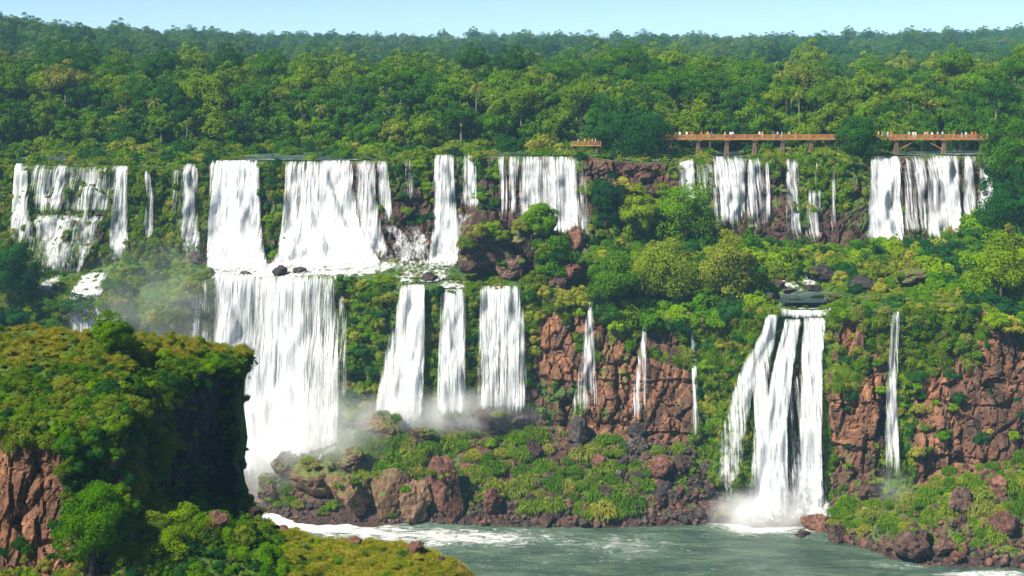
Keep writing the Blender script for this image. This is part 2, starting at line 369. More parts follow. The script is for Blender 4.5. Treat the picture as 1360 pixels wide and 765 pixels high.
def build_main():
    px = np.concatenate([np.linspace(-320, -14, 60), np.linspace(-12, 1372, 640), np.linspace(1380, 1680, 60)])
    tx = [r[0] for r in T]
    it = lambda v: np.interp(px, tx, v)
    keys = []                                            # list of (Y, Z) per column
    shY = EYE * F / (it([r[1] for r in T]) - HY)
    keys.append((shY - 14, np.full_like(px, -6.0)))
    keys.append((shY, np.zeros_like(px)))
    for k in range(2, 8):
        Yk = it([r[k][1] for r in T]); pk = it([r[k][0] for r in T])
        keys.append((Yk, zof(pk, Yk)))
    # plateau and the ground under the forest
    z6 = keys[-1][1]
    keys.append((np.full_like(px, 452.0), np.full_like(px, 75.6)))
    lef = sstep(520, -100, px); rgt = sstep(1000, 1400, px)
    for Y, zc, dl, dr in ((560, 82.0, 1.5, 0.5), (640, 80.5, 2.0, 0), (800, 75.0, 9.0, 0), (1000, 80.0, 20.0, 0), (1300, 88.0, 14.0, 1.5), (1700, 96.5, 9.0, 5.0), (2000, 99.5, 6.0, 7.0), (2300, 99, 2, 2), (3000, 80, 0, 0), (5000, 70, 0, 0)):
        keys.append((np.full_like(px, Y), zc + dl * lef + dr * rgt + 1.5 * np.sin(px * 0.009 + Y)))
    segs = [5, 42, 34, 105, 26, 34, 82, 22, 14, 8, 8, 8, 8, 8, 8, 6, 6, 4]
    # wander the cliff lines a little so they are not ruled
    for k in range(2, 8):
        w = np.stack([px * 0.012, np.full_like(px, k * 3.1), np.zeros_like(px)], 1)
        amp = (0, 0, 1.0, 0.8, 1.0, 2.0, 1.6, 1.4)[k]
        keys[k] = (keys[k][0] + amp * fbm(w, 3), keys[k][1])
    rowsY, rowsZ, rowk = [], [], []
    for i, n in enumerate(segs):
        for j in range(n + (1 if i == len(segs) - 1 else 0)):
            t = j / n
            rowsY.append(keys[i][0] * (1 - t) + keys[i + 1][0] * t)
            rowsZ.append(keys[i][1] * (1 - t) + keys[i + 1][1] * t); rowk.append(i + t)
    Y = np.array(rowsY); Z = np.array(rowsZ); rk = np.array(rowk)
    # soften corners along the profile
    Xb = (px - CX) / F
    X = Y * Xb[None, :]
    nr, nc = Y.shape
    Pg = np.stack([X, Y, Z], 2)
    # normals of the undisplaced sheet
    du = np.gradient(Pg, axis=1); dv = np.gradient(Pg, axis=0)
    Nn = np.cross(du, dv); Nn /= np.linalg.norm(Nn, axis=2, keepdims=True) + 1e-9
    P = Pg.reshape(-1, 3); N = Nn.reshape(-1, 3)
    RK = np.repeat(rk, nc); PX = np.tile(px, nr)
    cliff = sstep(2.85, 3.1, RK) * (1 - sstep(3.93, 4.0, RK)) + sstep(5.9, 6.1, RK) * (1 - sstep(6.93, 7.0, RK))
    talus = sstep(0.9, 1.3, RK) * (1 - sstep(2.8, 3.0, RK))
    terr = sstep(4.05, 4.3, RK) * (1 - sstep(5.7, 6.0, RK))
    near = RK < 8
    disp = np.zeros(len(P))
    q = P[near]
    n1 = fbm(q * 0.07, 4); n2 = fbm(q * 0.32 + 50, 4)
    d1, d2, cid = worley(q * np.array([0.20, 0.20, 0.085]) + 0.22 * np.stack([n2, n1, n2], 1))
    e1, e2, cid2 = worley(q * np.array([0.5, 0.5, 0.24]) + 0.2 * n2[:, None] + 7)
    ledge = np.floor((q[:, 2] + 2.5 * n1) / 5.5)
    lrand = _val[(ledge.astype(np.int64) * 131) & 4095]
    block = 2.6 * (cid - 0.5) + 1.2 * (cid2 - 0.5) - 0.9 * sstep(0.14, 0.0, d2 - d1) - 0.5 * sstep(0.10, 0.0, e2 - e1) + 2.2 * (lrand - 0.5)
    dsp = cliff[near] * (block + 1.8 * n1 + 0.35 * n2) + talus[near] * (1.6 * n1 + 1.1 * n2 + 0.6 * (cid2 - 0.5)) + terr[near] * (1.2 * n1 + 0.8 * n2)
    lip = np.exp(-((RK[near] - 7.0) / 0.05) ** 2) + np.exp(-((RK[near] - 4.0) / 0.05) ** 2)
    dsp *= 1 - 0.6 * np.clip(lip, 0, 1)
    dsp += (RK[near] > 7) * (0.5 * n1 + 0.35 * n2)
    disp[near] = dsp
    sgn = np.sign(-N[:, 1] + N[:, 2] + 1e-6)              # outwards: towards the viewer or up
    N = N * sgn[:, None]
    V = P + N * disp[:, None]
    # ---- what covers the ground
    PY = HY + (EYE - V[:, 2]) * F / V[:, 1]
    big = np.zeros(len(P)); big[near] = fbm(q * 0.045 + 9, 3); med = np.zeros(len(P)); med[near] = n1
    lower = (RK >= 2.8) & (RK < 4.02); upper = (RK >= 5.9) & (RK < 7.02)
    moss = np.full(len(P), 0.9)
    moss[RK < 1.15] = -0.6
    tl = (RK >= 1.15) & (RK < 2.8)
    moss[tl] = 0.45 + 0.6 * big[tl]
    def band(x, a, b, s=8): return sstep(a - s, a + s, x) * (1 - sstep(b - s, b + s, x))
    v = RK - 3                                              # 0 foot .. 1 lip of the lower cliff
    lm = 0.35 + 0.25 * sstep(0.5, 1.0, v) * (1 - band(PX, 1105, 1700))
    lm = lm + 0.55 * band(PX, 440, 530) + 0.45 * band(PX, 556, 590, 5) + 0.4 * band(PX, 616, 640, 5) * sstep(0.3, 0.5, v) + 0.2 * band(PX, -400, 280)
    lm = lm - 0.5 * band(PX, 712, 778) * sstep(0.25, 0.4, v) - 0.2 * band(PX, 778, 915) + 0.35 * band(PX, 925, 1010, 6) + 0.3 * band(PX, 1092, 1104, 4)
    lm = lm - 0.48 * band(PX, 1106, 1172, 6) * sstep(0.15, 0.4, v) - 0.5 * band(PX, 1215, 1700) + 0.2 * band(PX, 1196, 1225, 5)
    lm = lm + 0.5 * sstep(0.9, 1.0, v)
    moss[lower] = (lm + 0.55 * big + 0.25 * med)[lower]
    u = RK - 6
    um = 0.46 + 0.3 * band(PX, -400, 272, 10) + 0.2 * sstep(0.6, 1, u) - 0.25 * band(PX, 1085, 1150) - 0.25 * band(PX, 780, 880) * sstep(0.5, 0.8, u)
    moss[upper] = (um + 0.6 * big + 0.25 * med)[upper]
    moss[(RK >= 7)] = 0.85
    red = 0.15 + 0.5 * big
    red = red + lower * (0.45 * band(PX, 715, 915, 14) + 0.35 * band(PX, 1100, 1700, 14)) + upper * (0.5 * band(PX, 740, 890) - 0.2)
    wet = np.zeros(len(P))
    wet += (RK < 1.25) * 0.55
    wet += upper * 0.45 * (1 - band(PX, 740, 890)) + lower * (0.5 * band(PX, -400, 700, 20) + 0.8 * band(PX, 1165, 1203, 5) * (0.4 + 0.6 * (v < 0.6)) + 0.6 * band(PX, 955, 1100, 6) + 0.35 * (v < 0.28))
    wet += tl * 0.2
    idx = np.arange(nr * nc).reshape(nr, nc)
    quads = np.stack([idx[:-1, :-1], idx[:-1, 1:], idx[1:, 1:], idx[1:, :-1]], 2).reshape(-1, 4)
    me = mesh_np('terrain', V, quads, smooth=False, attrs={'moss': moss, 'red': red, 'wet': wet})
    o = put('terrain', me, M['terrain']); o['kind'] = 'structure'
    # smoothed surface normals for planting
    Vg = V.reshape(nr, nc, 3)
    nn = np.cross(np.gradient(Vg, axis=1), np.gradient(Vg, axis=0)).reshape(-1, 3)
    nn /= np.linalg.norm(nn, axis=1, keepdims=True) + 1e-9
    nn *= np.sign(-nn[:, 1] + nn[:, 2] + 1e-6)[:, None]
    bvh = BVHTree.FromPolygons([tuple(v) for v in V], quads.tolist())
    return dict(V=V, N=nn, RK=RK, PX=PX, PY=PY, moss=moss, nr=nr, nc=nc, bvh=bvh, obj=o)
TM = build_main()

# ------------------------------------------------------------------ the headland in front (one sheet)
# px : front bottom, front, foot of face, top of face, ridge, back edge z-drop
HT = [
 (-220, (930, 143), (800, 147), (690, 148.6), (562, 150), (438, 168)),
 (0,    (930, 143), (800, 147), (690, 148.6), (560, 150), (437, 168)),
 (100,  (930, 142), (795, 146), (690, 148.8), (566, 150.5), (441, 168)),
 (165,  (910, 139), (775, 145), (655, 151), (548, 152.5), (445, 169)),
 (182,  (905, 139), (706, 150), (662, 158), (526, 159), (448, 172)),
 (205,  (905, 139), (692, 151), (660, 162), (514, 163), (451, 174)),
 (260,  (905, 140), (696, 152), (664, 168), (494, 169), (456, 178)),
 (306,  (905, 140), (706, 153), (676, 175), (481, 176), (468, 181)),
 (316,  (905, 140), (708, 153), (678, 176), (488, 177), (477, 180.5)),
 (321,  (905, 140), (710, 153), (690, 165), (684, 167), (686, 169)),
 (338,  (905, 140), (730, 152), (704, 164), (696, 166), (698, 168)),
 (400,  (905, 140), (756, 150), (730, 159), (721, 161), (723, 163)),
 (450,  (905, 140), (780, 149), (738, 157), (728, 159), (730, 161)),
 (550,  (905, 140), (785, 149), (744, 155), (734, 157), (736, 159)),
 (600,  (905, 140), (800, 149), (762, 154), (754, 155.5), (758, 157)),
 (640,  (915, 141), (830, 149), (796, 153), (788, 154.5), (794, 156)),
 (720,  (960, 142), (890, 149), (864, 152), (856, 153.5), (864, 155)),
]
def build_headland():
    px = np.concatenate([np.linspace(-220, -8, 40), np.linspace(-5, 300, 140), np.linspace(302, 324, 24), np.linspace(326, 720, 155)])
    tx = [r[0] for r in HT]
    it = lambda v: np.interp(px, tx, v)
    keys = []
    for k in range(1, 6):
        Yk = it([r[k][1] for r in HT]); pk = it([r[k][0] for r in HT]); keys.append((Yk, zof(pk, Yk)))
    keys.append((keys[-1][0] + np.where(px < 319, 8, 5), keys[-1][1] - np.where(px < 319, 3, 7)))
    keys.append((keys[-1][0] + np.where(px < 319, 4, 14), np.where(px < 319, 10.0, 8.0)))
    segs = [30, 55, 75, 55, 14, 16]
    rY, rZ, rk = [], [], []
    for i, n in enumerate(segs):
        for j in range(n + (1 if i == len(segs) - 1 else 0)):
            t = j / n
            rY.append(keys[i][0] * (1 - t) + keys[i + 1][0] * t); rZ.append(keys[i][1] * (1 - t) + keys[i + 1][1] * t); rk.append(i + t)
    Y = np.array(rY); Z = np.array(rZ); rk = np.array(rk); nr, nc = Y.shape
    X = Y * ((px - CX) / F)[None, :]
    Pg = np.stack([X, Y, Z], 2)
    Nn = np.cross(np.gradient(Pg, axis=1), np.gradient(Pg, axis=0)); Nn /= np.linalg.norm(Nn, axis=2, keepdims=True) + 1e-9
    P = Pg.reshape(-1, 3); N = Nn.reshape(-1, 3); RK = np.repeat(rk, nc); PX = np.tile(px, nr)
    back = RK > 4.2
    sg = np.sign(-N[:, 1] + N[:, 2] + 1e-6); sg[back] = np.sign(N[back, 1] + N[back, 2] + 1e-6); N = N * sg[:, None]
    n1 = fbm(P * 0.16, 4); n2 = fbm(P * 0.7 + 31, 4)
    d1, d2, cid = worley(P * np.array([0.42, 0.42, 0.13]) + 0.3 * n1[:, None])
    e1, e2, cid2 = worley(P * np.array([1.1, 1.1, 0.45]) + 0.2 * n2[:, None] + 5)
    face = np.where(PX < 320, sstep(1.6, 1.9, RK) * (1 - sstep(2.9, 3.05, RK)), 0)
    face = np.maximum(face, (PX < 168) * (1 - sstep(2.9, 3.05, RK)))
    disp = face * (1.2 * (cid - 0.5) + 0.6 * (cid2 - 0.5) - 0.35 * sstep(0.12, 0, d2 - d1) - 0.2 * sstep(0.1, 0, e2 - e1)) + 0.9 * n1 * (0.4 + 0.6 * face) + (0.35 - 0.2 * face) * n2
    V = P + N * disp[:, None]
    V[:, 0] += np.where((PX > 303) & (PX < 326), 0.9 * n1 + 0.5 * n2 + 1.3 * (cid - 0.5) + 0.8 * (cid2 - 0.5), 0)
    moss = np.full(len(P), 0.95)
    moss = np.where((face > 0.5) & (PX < 175), -0.05 + 0.5 * n1 + 0.45 * sstep(70, 110, PX) + 0.35 * sstep(2.5, 3.0, RK), moss)
    moss = np.where((face > 0.5) & (PX >= 175), 0.15 + 0.6 * n1 + 0.5 * sstep(250, 180, PX), moss)
    red = np.where(PX < 185, 0.62, 0.0); wet = np.where((PX > 185) & (face > 0.3), 1.2, 0.0)  # turned-away headland face: its shade is painted near-black through wet
    idx = np.arange(nr * nc).reshape(nr, nc)
    quads = np.stack([idx[:-1, :-1], idx[:-1, 1:], idx[1:, 1:], idx[1:, :-1]], 2).reshape(-1, 4)
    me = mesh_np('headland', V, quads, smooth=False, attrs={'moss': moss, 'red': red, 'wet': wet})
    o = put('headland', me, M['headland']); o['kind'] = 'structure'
    Vg = V.reshape(nr, nc, 3)
    nn = np.cross(np.gradient(Vg, axis=1), np.gradient(Vg, axis=0)).reshape(-1, 3); nn /= np.linalg.norm(nn, axis=1, keepdims=True) + 1e-9
    nn *= np.where(back, np.sign(nn[:, 1] + nn[:, 2] + 1e-6), np.sign(-nn[:, 1] + nn[:, 2] + 1e-6))[:, None]
    PY = HY + (EYE - V[:, 2]) * F / V[:, 1]
    bvh = BVHTree.FromPolygons([tuple(v) for v in V], quads.tolist())
    return dict(V=V, N=nn, RK=RK, PX=PX, PY=PY, moss=moss, bvh=bvh, face=face)
TH = build_headland()

EYEV = Vector((0, 0, EYE))
def hit(px, py, bvh=None):
    """where the line of sight of a photo pixel meets the ground"""
    d = (at(px, py, 100) - EYEV).normalized()
    r = (bvh or TM['bvh']).ray_cast(EYEV, d)
    return (r[0], r[1]) if r[0] is not None else (None, None)
def ground(X, Y, bvh=None, z0=200.0):
    r = (bvh or TM['bvh']).ray_cast(Vector((X, Y, z0)), Vector((0, 0, -1)))
    return r[0].z if r[0] is not None else None

# ------------------------------------------------------------------ the river at the bottom
def build_river():
    xs = np.linspace(-140, 150, 420); ys = np.linspace(285, 392, 300)
    gx, gy = np.meshgrid(xs, ys)
    P = np.stack([gx.ravel(), gy.ravel(), np.zeros(gx.size)], 1)
    px = CX + P[:, 0] * F / P[:, 1]; py = HY + EYE * F / P[:, 1]
    def g(cx, cy, rx, ry): return np.exp(-(((px - cx) / rx) ** 2 + ((py - cy) / ry) ** 2))
    foam = 1.15 * g(330, 655, 130, 28) + 0.72 * g(430, 694, 130, 17) + 0.6 * g(610, 712, 160, 13) + 0.36 * g(850, 722, 70, 15) + 0.95 * g(1015, 694, 75, 8) + 0.4 * g(1030, 705, 90, 10) + 0.5 * g(1200, 748, 60, 6) + 0.75 * g(1310, 761, 70, 6) + 0.22 * g(700, 745, 300, 25) + 0.1
    w = 0.9 * fbm(P * np.array([0.06, 0.16, 1]) + 3, 4) + 0.30 * fbm(P * np.array([0.3, 0.7, 1]) + 9, 3)
    P[:, 2] = -0.25 + w * (0.28 + 0.9 * np.clip(foam, 0, 1))
    nr, nc = gx.shape; idx = np.arange(nr * nc).reshape(nr, nc)
    quads = np.stack([idx[:-1, :-1], idx[:-1, 1:], idx[1:, 1:], idx[1:, :-1]], 2).reshape(-1, 4)
    o = put('river', mesh_np('river', P, quads, attrs={'foam': np.clip(foam, 0, 1.2)}), M['river']); o['kind'] = 'structure'
build_river()

# ------------------------------------------------------------------ waterfalls
def fall_mesh(name, stations, dens, off=1.3, foam=(0, 0), seed=0, edge=0.25, amp=0.13, bend=0.0, hitrow=None):
    """a sheet of falling water that leaves the lip and keeps in front of the rock; stations = (row, left, right)"""
    st = np.array(stations, float)
    y0, y1 = st[0, 0], st[-1, 0]
    nr = max(8, int((y1 - y0) / 2.0)); wpx = (st[:, 2] - st[:, 1]).max()
    nc = max(5, int(wpx / 1.6))
    rows = np.linspace(y0, y1, nr); us = np.linspace(0, 1, nc)
    L = np.interp(rows, st[:, 0], st[:, 1]); R = np.interp(rows, st[:, 0], st[:, 2])
    Yh = np.zeros((nr, nc)); cstep = max(1, nc // 14); cs = sorted(set(list(range(0, nc, cstep)) + [nc - 1]))
    for i, r in enumerate(rows):
        vals = []
        for c in cs:
            p, _ = hit(L[i] + (R[i] - L[i]) * us[c], r)
            vals.append(p.y if p is not None else np.nan)
        v = np.array(vals)
        if np.isnan(v).all(): v[:] = Yh[i - 1, cs] if i else 400
        v = np.where(np.isnan(v), np.nanmedian(v), v)
        Yh[i] = np.interp(np.arange(nc), cs, v)
    Y = Yh.copy()
    Y[0] = np.minimum(Yh[0], np.median(Yh[:max(2, nr // 12)]) + 2)
    for i in range(1, nr): Y[i] = np.minimum(Y[i - 1], Yh[i])
    k = max(1.0, nc / 30)
    for i in range(nr): Y[i] = gsmooth(Y[i], k)
    for c in range(nc): Y[:, c] = gsmooth(Y[:, c], max(1.0, nr / 40))
    t = np.linspace(0, 1, nr)[:, None]
    Y = Y - off - bend * np.sqrt(t)
    PX = L[:, None] + (R - L)[:, None] * us[None, :]
    X = (PX - CX) / F * Y; Z = zof(rows[:, None], Y)
    uu = X; vv = np.concatenate([np.zeros((1, nc)), np.cumsum(np.sqrt(np.diff(Y, axis=0) ** 2 + np.diff(Z, axis=0) ** 2), 0)])
    q = np.stack([uu.ravel() * 0.8, vv.ravel() * 0.05, np.full(uu.size, seed * 3.7)], 1)
    rib = fbm(q, 4, 0.6); q2 = np.stack([uu.ravel() * 0.25, vv.ravel() * 0.06, np.full(uu.size, seed + 40.0)], 1)
    lump = fbm(np.stack([uu.ravel() * 0.7, vv.ravel() * 0.45, np.full(uu.size, seed + 9.0)], 1), 3)
    fm = np.interp(np.repeat(np.linspace(0, 1, nr), nc), [0, 0.45, 0.75, 1], [foam[0], foam[0], (foam[0] + foam[1]) / 2, foam[1]])
    Yd = Y.ravel() - amp * (1.2 * rib * (1 - fm) + 0.5 * fbm(q2, 2) + 1.2 * lump * fm)
    V = np.stack([X.ravel(), Yd, Z.ravel()], 1)
    dn = dens if hasattr(dens, '__len__') else (dens, dens)
    D = np.interp(np.repeat(np.linspace(0, 1, nr), nc), np.linspace(0, 1, len(dn)), dn)
    U = np.tile(us, nr)
    wid = 0.5 + 0.5 * fbm(np.stack([vv.ravel() * 0.12, np.full(uu.size, 3.0 + seed), U * 0], 1), 3)
    ed = np.minimum(U, 1 - U) / edge
    wm = float(np.median(R - L)) * 0.19
    D = D - (0.18 + 0.34 * min(1.0, wm / 9)) * (1 - np.clip(ed / (0.3 + 1.4 * wid), 0, 1)) ** 1.3
    D = D + 0.26 * fbm(np.stack([uu.ravel() * 0.22, vv.ravel() * 0.02, np.full(uu.size, seed + 77.0)], 1), 2)
    te = np.repeat(np.linspace(0, 1, nr), nc) * nr
    D = D - 0.6 * np.clip(1 - te / 3.0, 0, 1) * (0.5 + 0.5 * rib) - 0.8 * np.clip(1 - (nr - 1 - te) / (nr * (0.07 if wm > 6 else 0.2) + 2), 0, 1)
    idx = np.arange(nr * nc).reshape(nr, nc)
    quads = np.stack([idx[:-1, :-1], idx[:-1, 1:], idx[1:, 1:], idx[1:, :-1]], 2).reshape(-1, 4)
    uv = np.stack([uu.ravel() + seed * 13.7, vv.ravel() + seed * 5.1], 1)
    return mesh_np(name, V, quads, attrs={'dens': D, 'foam': fm}, uv=uv)

_fs = [0]
def waterfall(label, curtains, name='waterfall', group=None):
    """curtains: list of dicts for fall_mesh; each becomes a curtain (and a torn outer veil where thick)"""
    first = curtains[0]['stations'][-1]
    p = at((first[1] + first[2]) / 2, first[0], 380)
    e = empty(name, (0, 0, 0)); tag(e, label, 'waterfall', group)
    for c in curtains:
        _fs[0] += 1; s = _fs[0]
        c = dict(c); veil = c.pop('veil', True)
        put('curtain', fall_mesh('curtain', seed=s, **c), M['fall'], e)
        if veil:
            c2 = dict(c); c2['off'] = c.get('off', 1.3) + 0.25; d = c['dens']; d = d if hasattr(d, '__len__') else (d, d)
            c2['dens'] = [x * 0.55 for x in d]; c2['amp'] = 0.2
            put('veil', fall_mesh('veil', seed=s + 100, **c2), M['fall_fine'], e)
    return e
def C(stations, dens, **k): return dict(stations=stations, dens=dens, **k)

# upper tier, left to right
waterfall('leftmost bright waterfall strand over the mossy cascade cliff at the left edge',
    [C([(217, 20, 36), (255, 17, 38), (300, 14, 40), (336, 10, 44)], (0.75, 0.72, 0.8), foam=(0, 0.4)),
     C([(219, 36, 66), (288, 38, 68)], (0.6, 0.52), veil=False)])
waterfall('fan of thin strands lacing the mossy cascade cliff right of the leftmost fall',
    [C([(220, 44, 148), (288, 40, 146)], (0.5, 0.5), edge=0.08, off=0.9), C([(286, 40, 140), (330, 46, 124), (372, 52, 104)], (0.54, 0.48, 0.44), edge=0.08, foam=(0.3, 0.6), off=0.9),
     C([(284, 44, 142), (292, 44, 140), (300, 46, 134)], (0.6, 0.5), veil=False, foam=(0.8, 0.8), edge=0.08),
     C([(214, 78, 86), (222, 72, 90), (255, 64, 88), (290, 58, 96)], (0.66, 0.6, 0.66), edge=0.45),
     C([(224, 98, 142), (258, 96, 138), (288, 94, 122)], (0.6, 0.55, 0.5), edge=0.4),
     C([(286, 48, 112), (292, 50, 100), (326, 52, 88), (352, 58, 84), (366, 62, 80)], (0.74, 0.62, 0.66), foam=(0.5, 0.7)),
     C([(236, 132, 138), (258, 122, 138), (280, 110, 122), (318, 102, 116), (345, 104, 118)], (0.55, 0.5, 0.5), foam=(0.2, 0.6), veil=False),
     C([(318, 84, 98), (345, 78, 90), (368, 68, 82)], (0.6, 0.6), foam=(0.4, 0.7), veil=False),
     C([(292, 34, 44), (330, 38, 50), (362, 52, 64)], (0.5, 0.45), foam=(0.2, 0.4), veil=False)])
waterfall('single bright narrow waterfall left of the bare brown rock patch, upper tier',
    [C([(209, 158, 172), (216, 148, 170), (280, 147, 169), (330, 143, 170), (357, 140, 164)], (0.72, 0.74, 0.8), foam=(0, 0.7))])
waterfall('thin short waterfall between the two narrow bright falls, upper left',
    [C([(227, 191, 198), (262, 195, 204), (300, 191, 204), (332, 186, 206)], (0.62, 0.58, 0.45), foam=(0, 0.6), veil=False)])
waterfall('narrow waterfall tumbling onto dark boulders just left of the widest white fall',
    [C([(217, 243, 262), (260, 243, 263), (305, 240, 264), (350, 246, 272)], (0.78, 0.75, 0.75), foam=(0, 0.8)),
     C([(222, 228, 244), (305, 228, 244)], (0.42, 0.36), veil=False),
     C([(285, 229, 250), (330, 240, 258), (362, 262, 280)], (0.55, 0.55), foam=(0.6, 0.8), veil=False)])
waterfall('broad white upper waterfall left of the mossy green pillar',
    [C([(213, 278, 344), (250, 277, 345), (300, 276, 347), (340, 275, 352), (368, 276, 362)], (0.88, 0.93, 1.05, 1.1), foam=(0, 0.75), edge=0.1, bend=1.5)])
waterfall('widest white upper waterfall right of the mossy green pillar',
    [C([(214, 378, 424), (250, 378, 426), (300, 374, 430), (335, 368, 436), (365, 352, 440)], (0.84, 0.92, 1.05, 1.05), foam=(0, 0.85), edge=0.14, bend=1.5),
     C([(213, 422, 468), (250, 420, 470), (300, 420, 478), (340, 425, 500), (362, 430, 520)], (0.84, 0.92, 1.05, 1.0), foam=(0, 0.85), edge=0.14, bend=1.2),
     C([(213, 472, 498), (260, 472, 500), (300, 474, 506), (340, 484, 518), (362, 490, 524)], (0.7, 0.72, 0.8, 0.8), foam=(0, 0.85), edge=0.2),
     C([(350, 272, 400), (360, 272, 400), (374, 278, 404)], (0.85, 0.95, 0.9), foam=(0.9, 1), veil=False, edge=0.06, off=0.9),
     C([(348, 390, 524), (358, 395, 520), (372, 396, 462)], (0.85, 0.9, 0.9), foam=(0.9, 1), veil=False, edge=0.06, off=0.9)])
waterfall('slim waterfall spilling into a branching rocky cascade left of the centre of the upper tier',
    [C([(214, 500, 514), (260, 503, 519), (290, 506, 522), (304, 508, 522)], (0.76, 0.72, 0.7)),
     C([(298, 506, 524), (312, 520, 540), (330, 530, 548), (358, 530, 545)], (0.62, 0.56, 0.5), foam=(0.7, 0.8), veil=False),
     C([(303, 520, 536), (312, 540, 560), (335, 548, 562), (360, 556, 572)], (0.56, 0.5, 0.5), foam=(0.7, 0.8), veil=False)])
waterfall('lacy white cascade spreading over dark steps left of the double fall',
    [C([(322, 515, 560), (340, 512, 575), (364, 500, 590)], (0.5, 0.55, 0.6), foam=(0.8, 1.0), veil=False, edge=0.15), C([(355, 520, 600), (368, 524, 600), (380, 530, 566)], (0.6, 0.7, 0.7), foam=(0.9, 1.0), veil=False, edge=0.15), C([(372, 580, 624), (388, 584, 620)], (0.7, 0.8), foam=(0.9, 0.9), veil=False, edge=0.15)])
waterfall('very thin trickle down the dark rock left of the double fall',
    [C([(205, 539, 546), (250, 538, 550), (282, 538, 551)], (0.58, 0.5), veil=False),
     C([(298, 538, 558), (325, 545, 572), (352, 560, 578)], (0.42, 0.42), foam=(0.6, 0.8), veil=False)])
waterfall('double upper waterfall that widens into a white cascade left of the big mossy boulder',
    [C([(206, 576, 603), (250, 576, 606), (300, 575, 612), (335, 570, 614), (362, 562, 604)], (0.8, 0.82, 0.95, 0.95), foam=(0, 0.9), edge=0.16, bend=1.0),
     C([(206, 616, 632), (250, 614, 633), (290, 610, 640)], (0.74, 0.74, 0.7), foam=(0, 0.4)),
     C([(284, 600, 640), (310, 596, 622), (345, 580, 606)], (0.72, 0.75), foam=(0.7, 0.9), veil=False)])
waterfall('wide straight curtain waterfall behind the mossy boulders, below the small lookout',
    [C([(208, 690, 768), (250, 690, 770), (285, 690, 772), (315, 690, 776)], (0.86, 0.84, 0.86), edge=0.1, bend=1.0),
     C([(208, 661, 672), (250, 664, 674), (300, 666, 678)], (0.66, 0.6), veil=False),
     C([(208, 676, 690), (250, 676, 686), (300, 676, 686)], (0.6, 0.5), veil=False),
     C([(225, 768, 778), (290, 770, 782), (330, 774, 792)], (0.52, 0.5, 0.6), foam=(0, 0.7), veil=False)])
waterfall('short pale waterfall just below the left end of the orange walkway',
    [C([(211, 902, 922), (245, 902, 923), (285, 902, 924)], (0.8, 0.74, 0.6)), C([(214, 922, 948), (300, 922, 946)], (0.46, 0.42), veil=False),
     C([(218, 930, 938), (285, 932, 942)], (0.4, 0.36), veil=False)])
waterfall('tall streaked waterfall under the second walkway pier',
    [C([(208, 946, 964), (260, 946, 966), (312, 944, 966)], (0.7, 0.66, 0.56), veil=False),
     C([(208, 962, 986), (260, 960, 986), (312, 958, 986)], (0.85, 0.84, 0.72)),
     C([(210, 978, 992), (260, 976, 990), (308, 974, 988)], (0.6, 0.6, 0.5))])
waterfall('slender waterfall under the third walkway pier',
    [C([(210, 992, 1024), (312, 990, 1024)], (0.4, 0.36), veil=False, off=0.9), C([(212, 993, 1003), (260, 992, 1003), (308, 991, 1004)], (0.8, 0.74, 0.62), veil=False),
     C([(214, 1016, 1021), (260, 1017, 1023), (308, 1017, 1023)], (0.66, 0.6, 0.5), veil=False),
     C([(212, 1006, 1010), (280, 1006, 1011)], (0.4, 0.36), veil=False)])
waterfall('greenish narrow waterfall down the wall right of the fourth walkway pier',
    [C([(211, 1044, 1060), (260, 1044, 1062), (300, 1044, 1064), (332, 1046, 1066)], (0.84, 0.78, 0.72, 0.6))])
waterfall('faint misty trickle below the rightmost pier of the long walkway span',
    [C([(252, 1070, 1090), (300, 1070, 1090), (332, 1068, 1092)], (0.6, 0.54, 0.46), veil=False),
     C([(212, 1082, 1086), (256, 1082, 1086)], (0.42, 0.4), veil=False),
     C([(214, 1105, 1110), (322, 1104, 1110)], (0.45, 0.4), veil=False)])
waterfall('dense white waterfall at the left of the right-hand group beneath the walkway',
    [C([(207, 1157, 1198), (250, 1154, 1199), (300, 1151, 1200), (328, 1150, 1201)], (0.84, 0.88, 0.92, 0.9), edge=0.12, bend=1.0),
     C([(207, 1200, 1232), (316, 1200, 1232)], (0.5, 0.46), veil=False, edge=0.1),
     C([(207, 1216, 1227), (260, 1216, 1226), (310, 1216, 1226)], (0.42, 0.4), veil=False)])
waterfall('dense white waterfall in the middle of the right-hand group beneath the walkway',
    [C([(207, 1230, 1276), (250, 1230, 1277), (300, 1231, 1277), (322, 1232, 1276)], (0.84, 0.86, 0.9, 0.86), edge=0.12, bend=1.0)])
waterfall('rightmost upper waterfall pair beside the dark trees under the walkway end',
    [C([(207, 1281, 1297), (260, 1280, 1297), (312, 1279, 1297)], (0.7, 0.64, 0.6)),
     C([(207, 1300, 1317), (250, 1299, 1319), (298, 1298, 1322)], (0.76, 0.72, 0.7))])
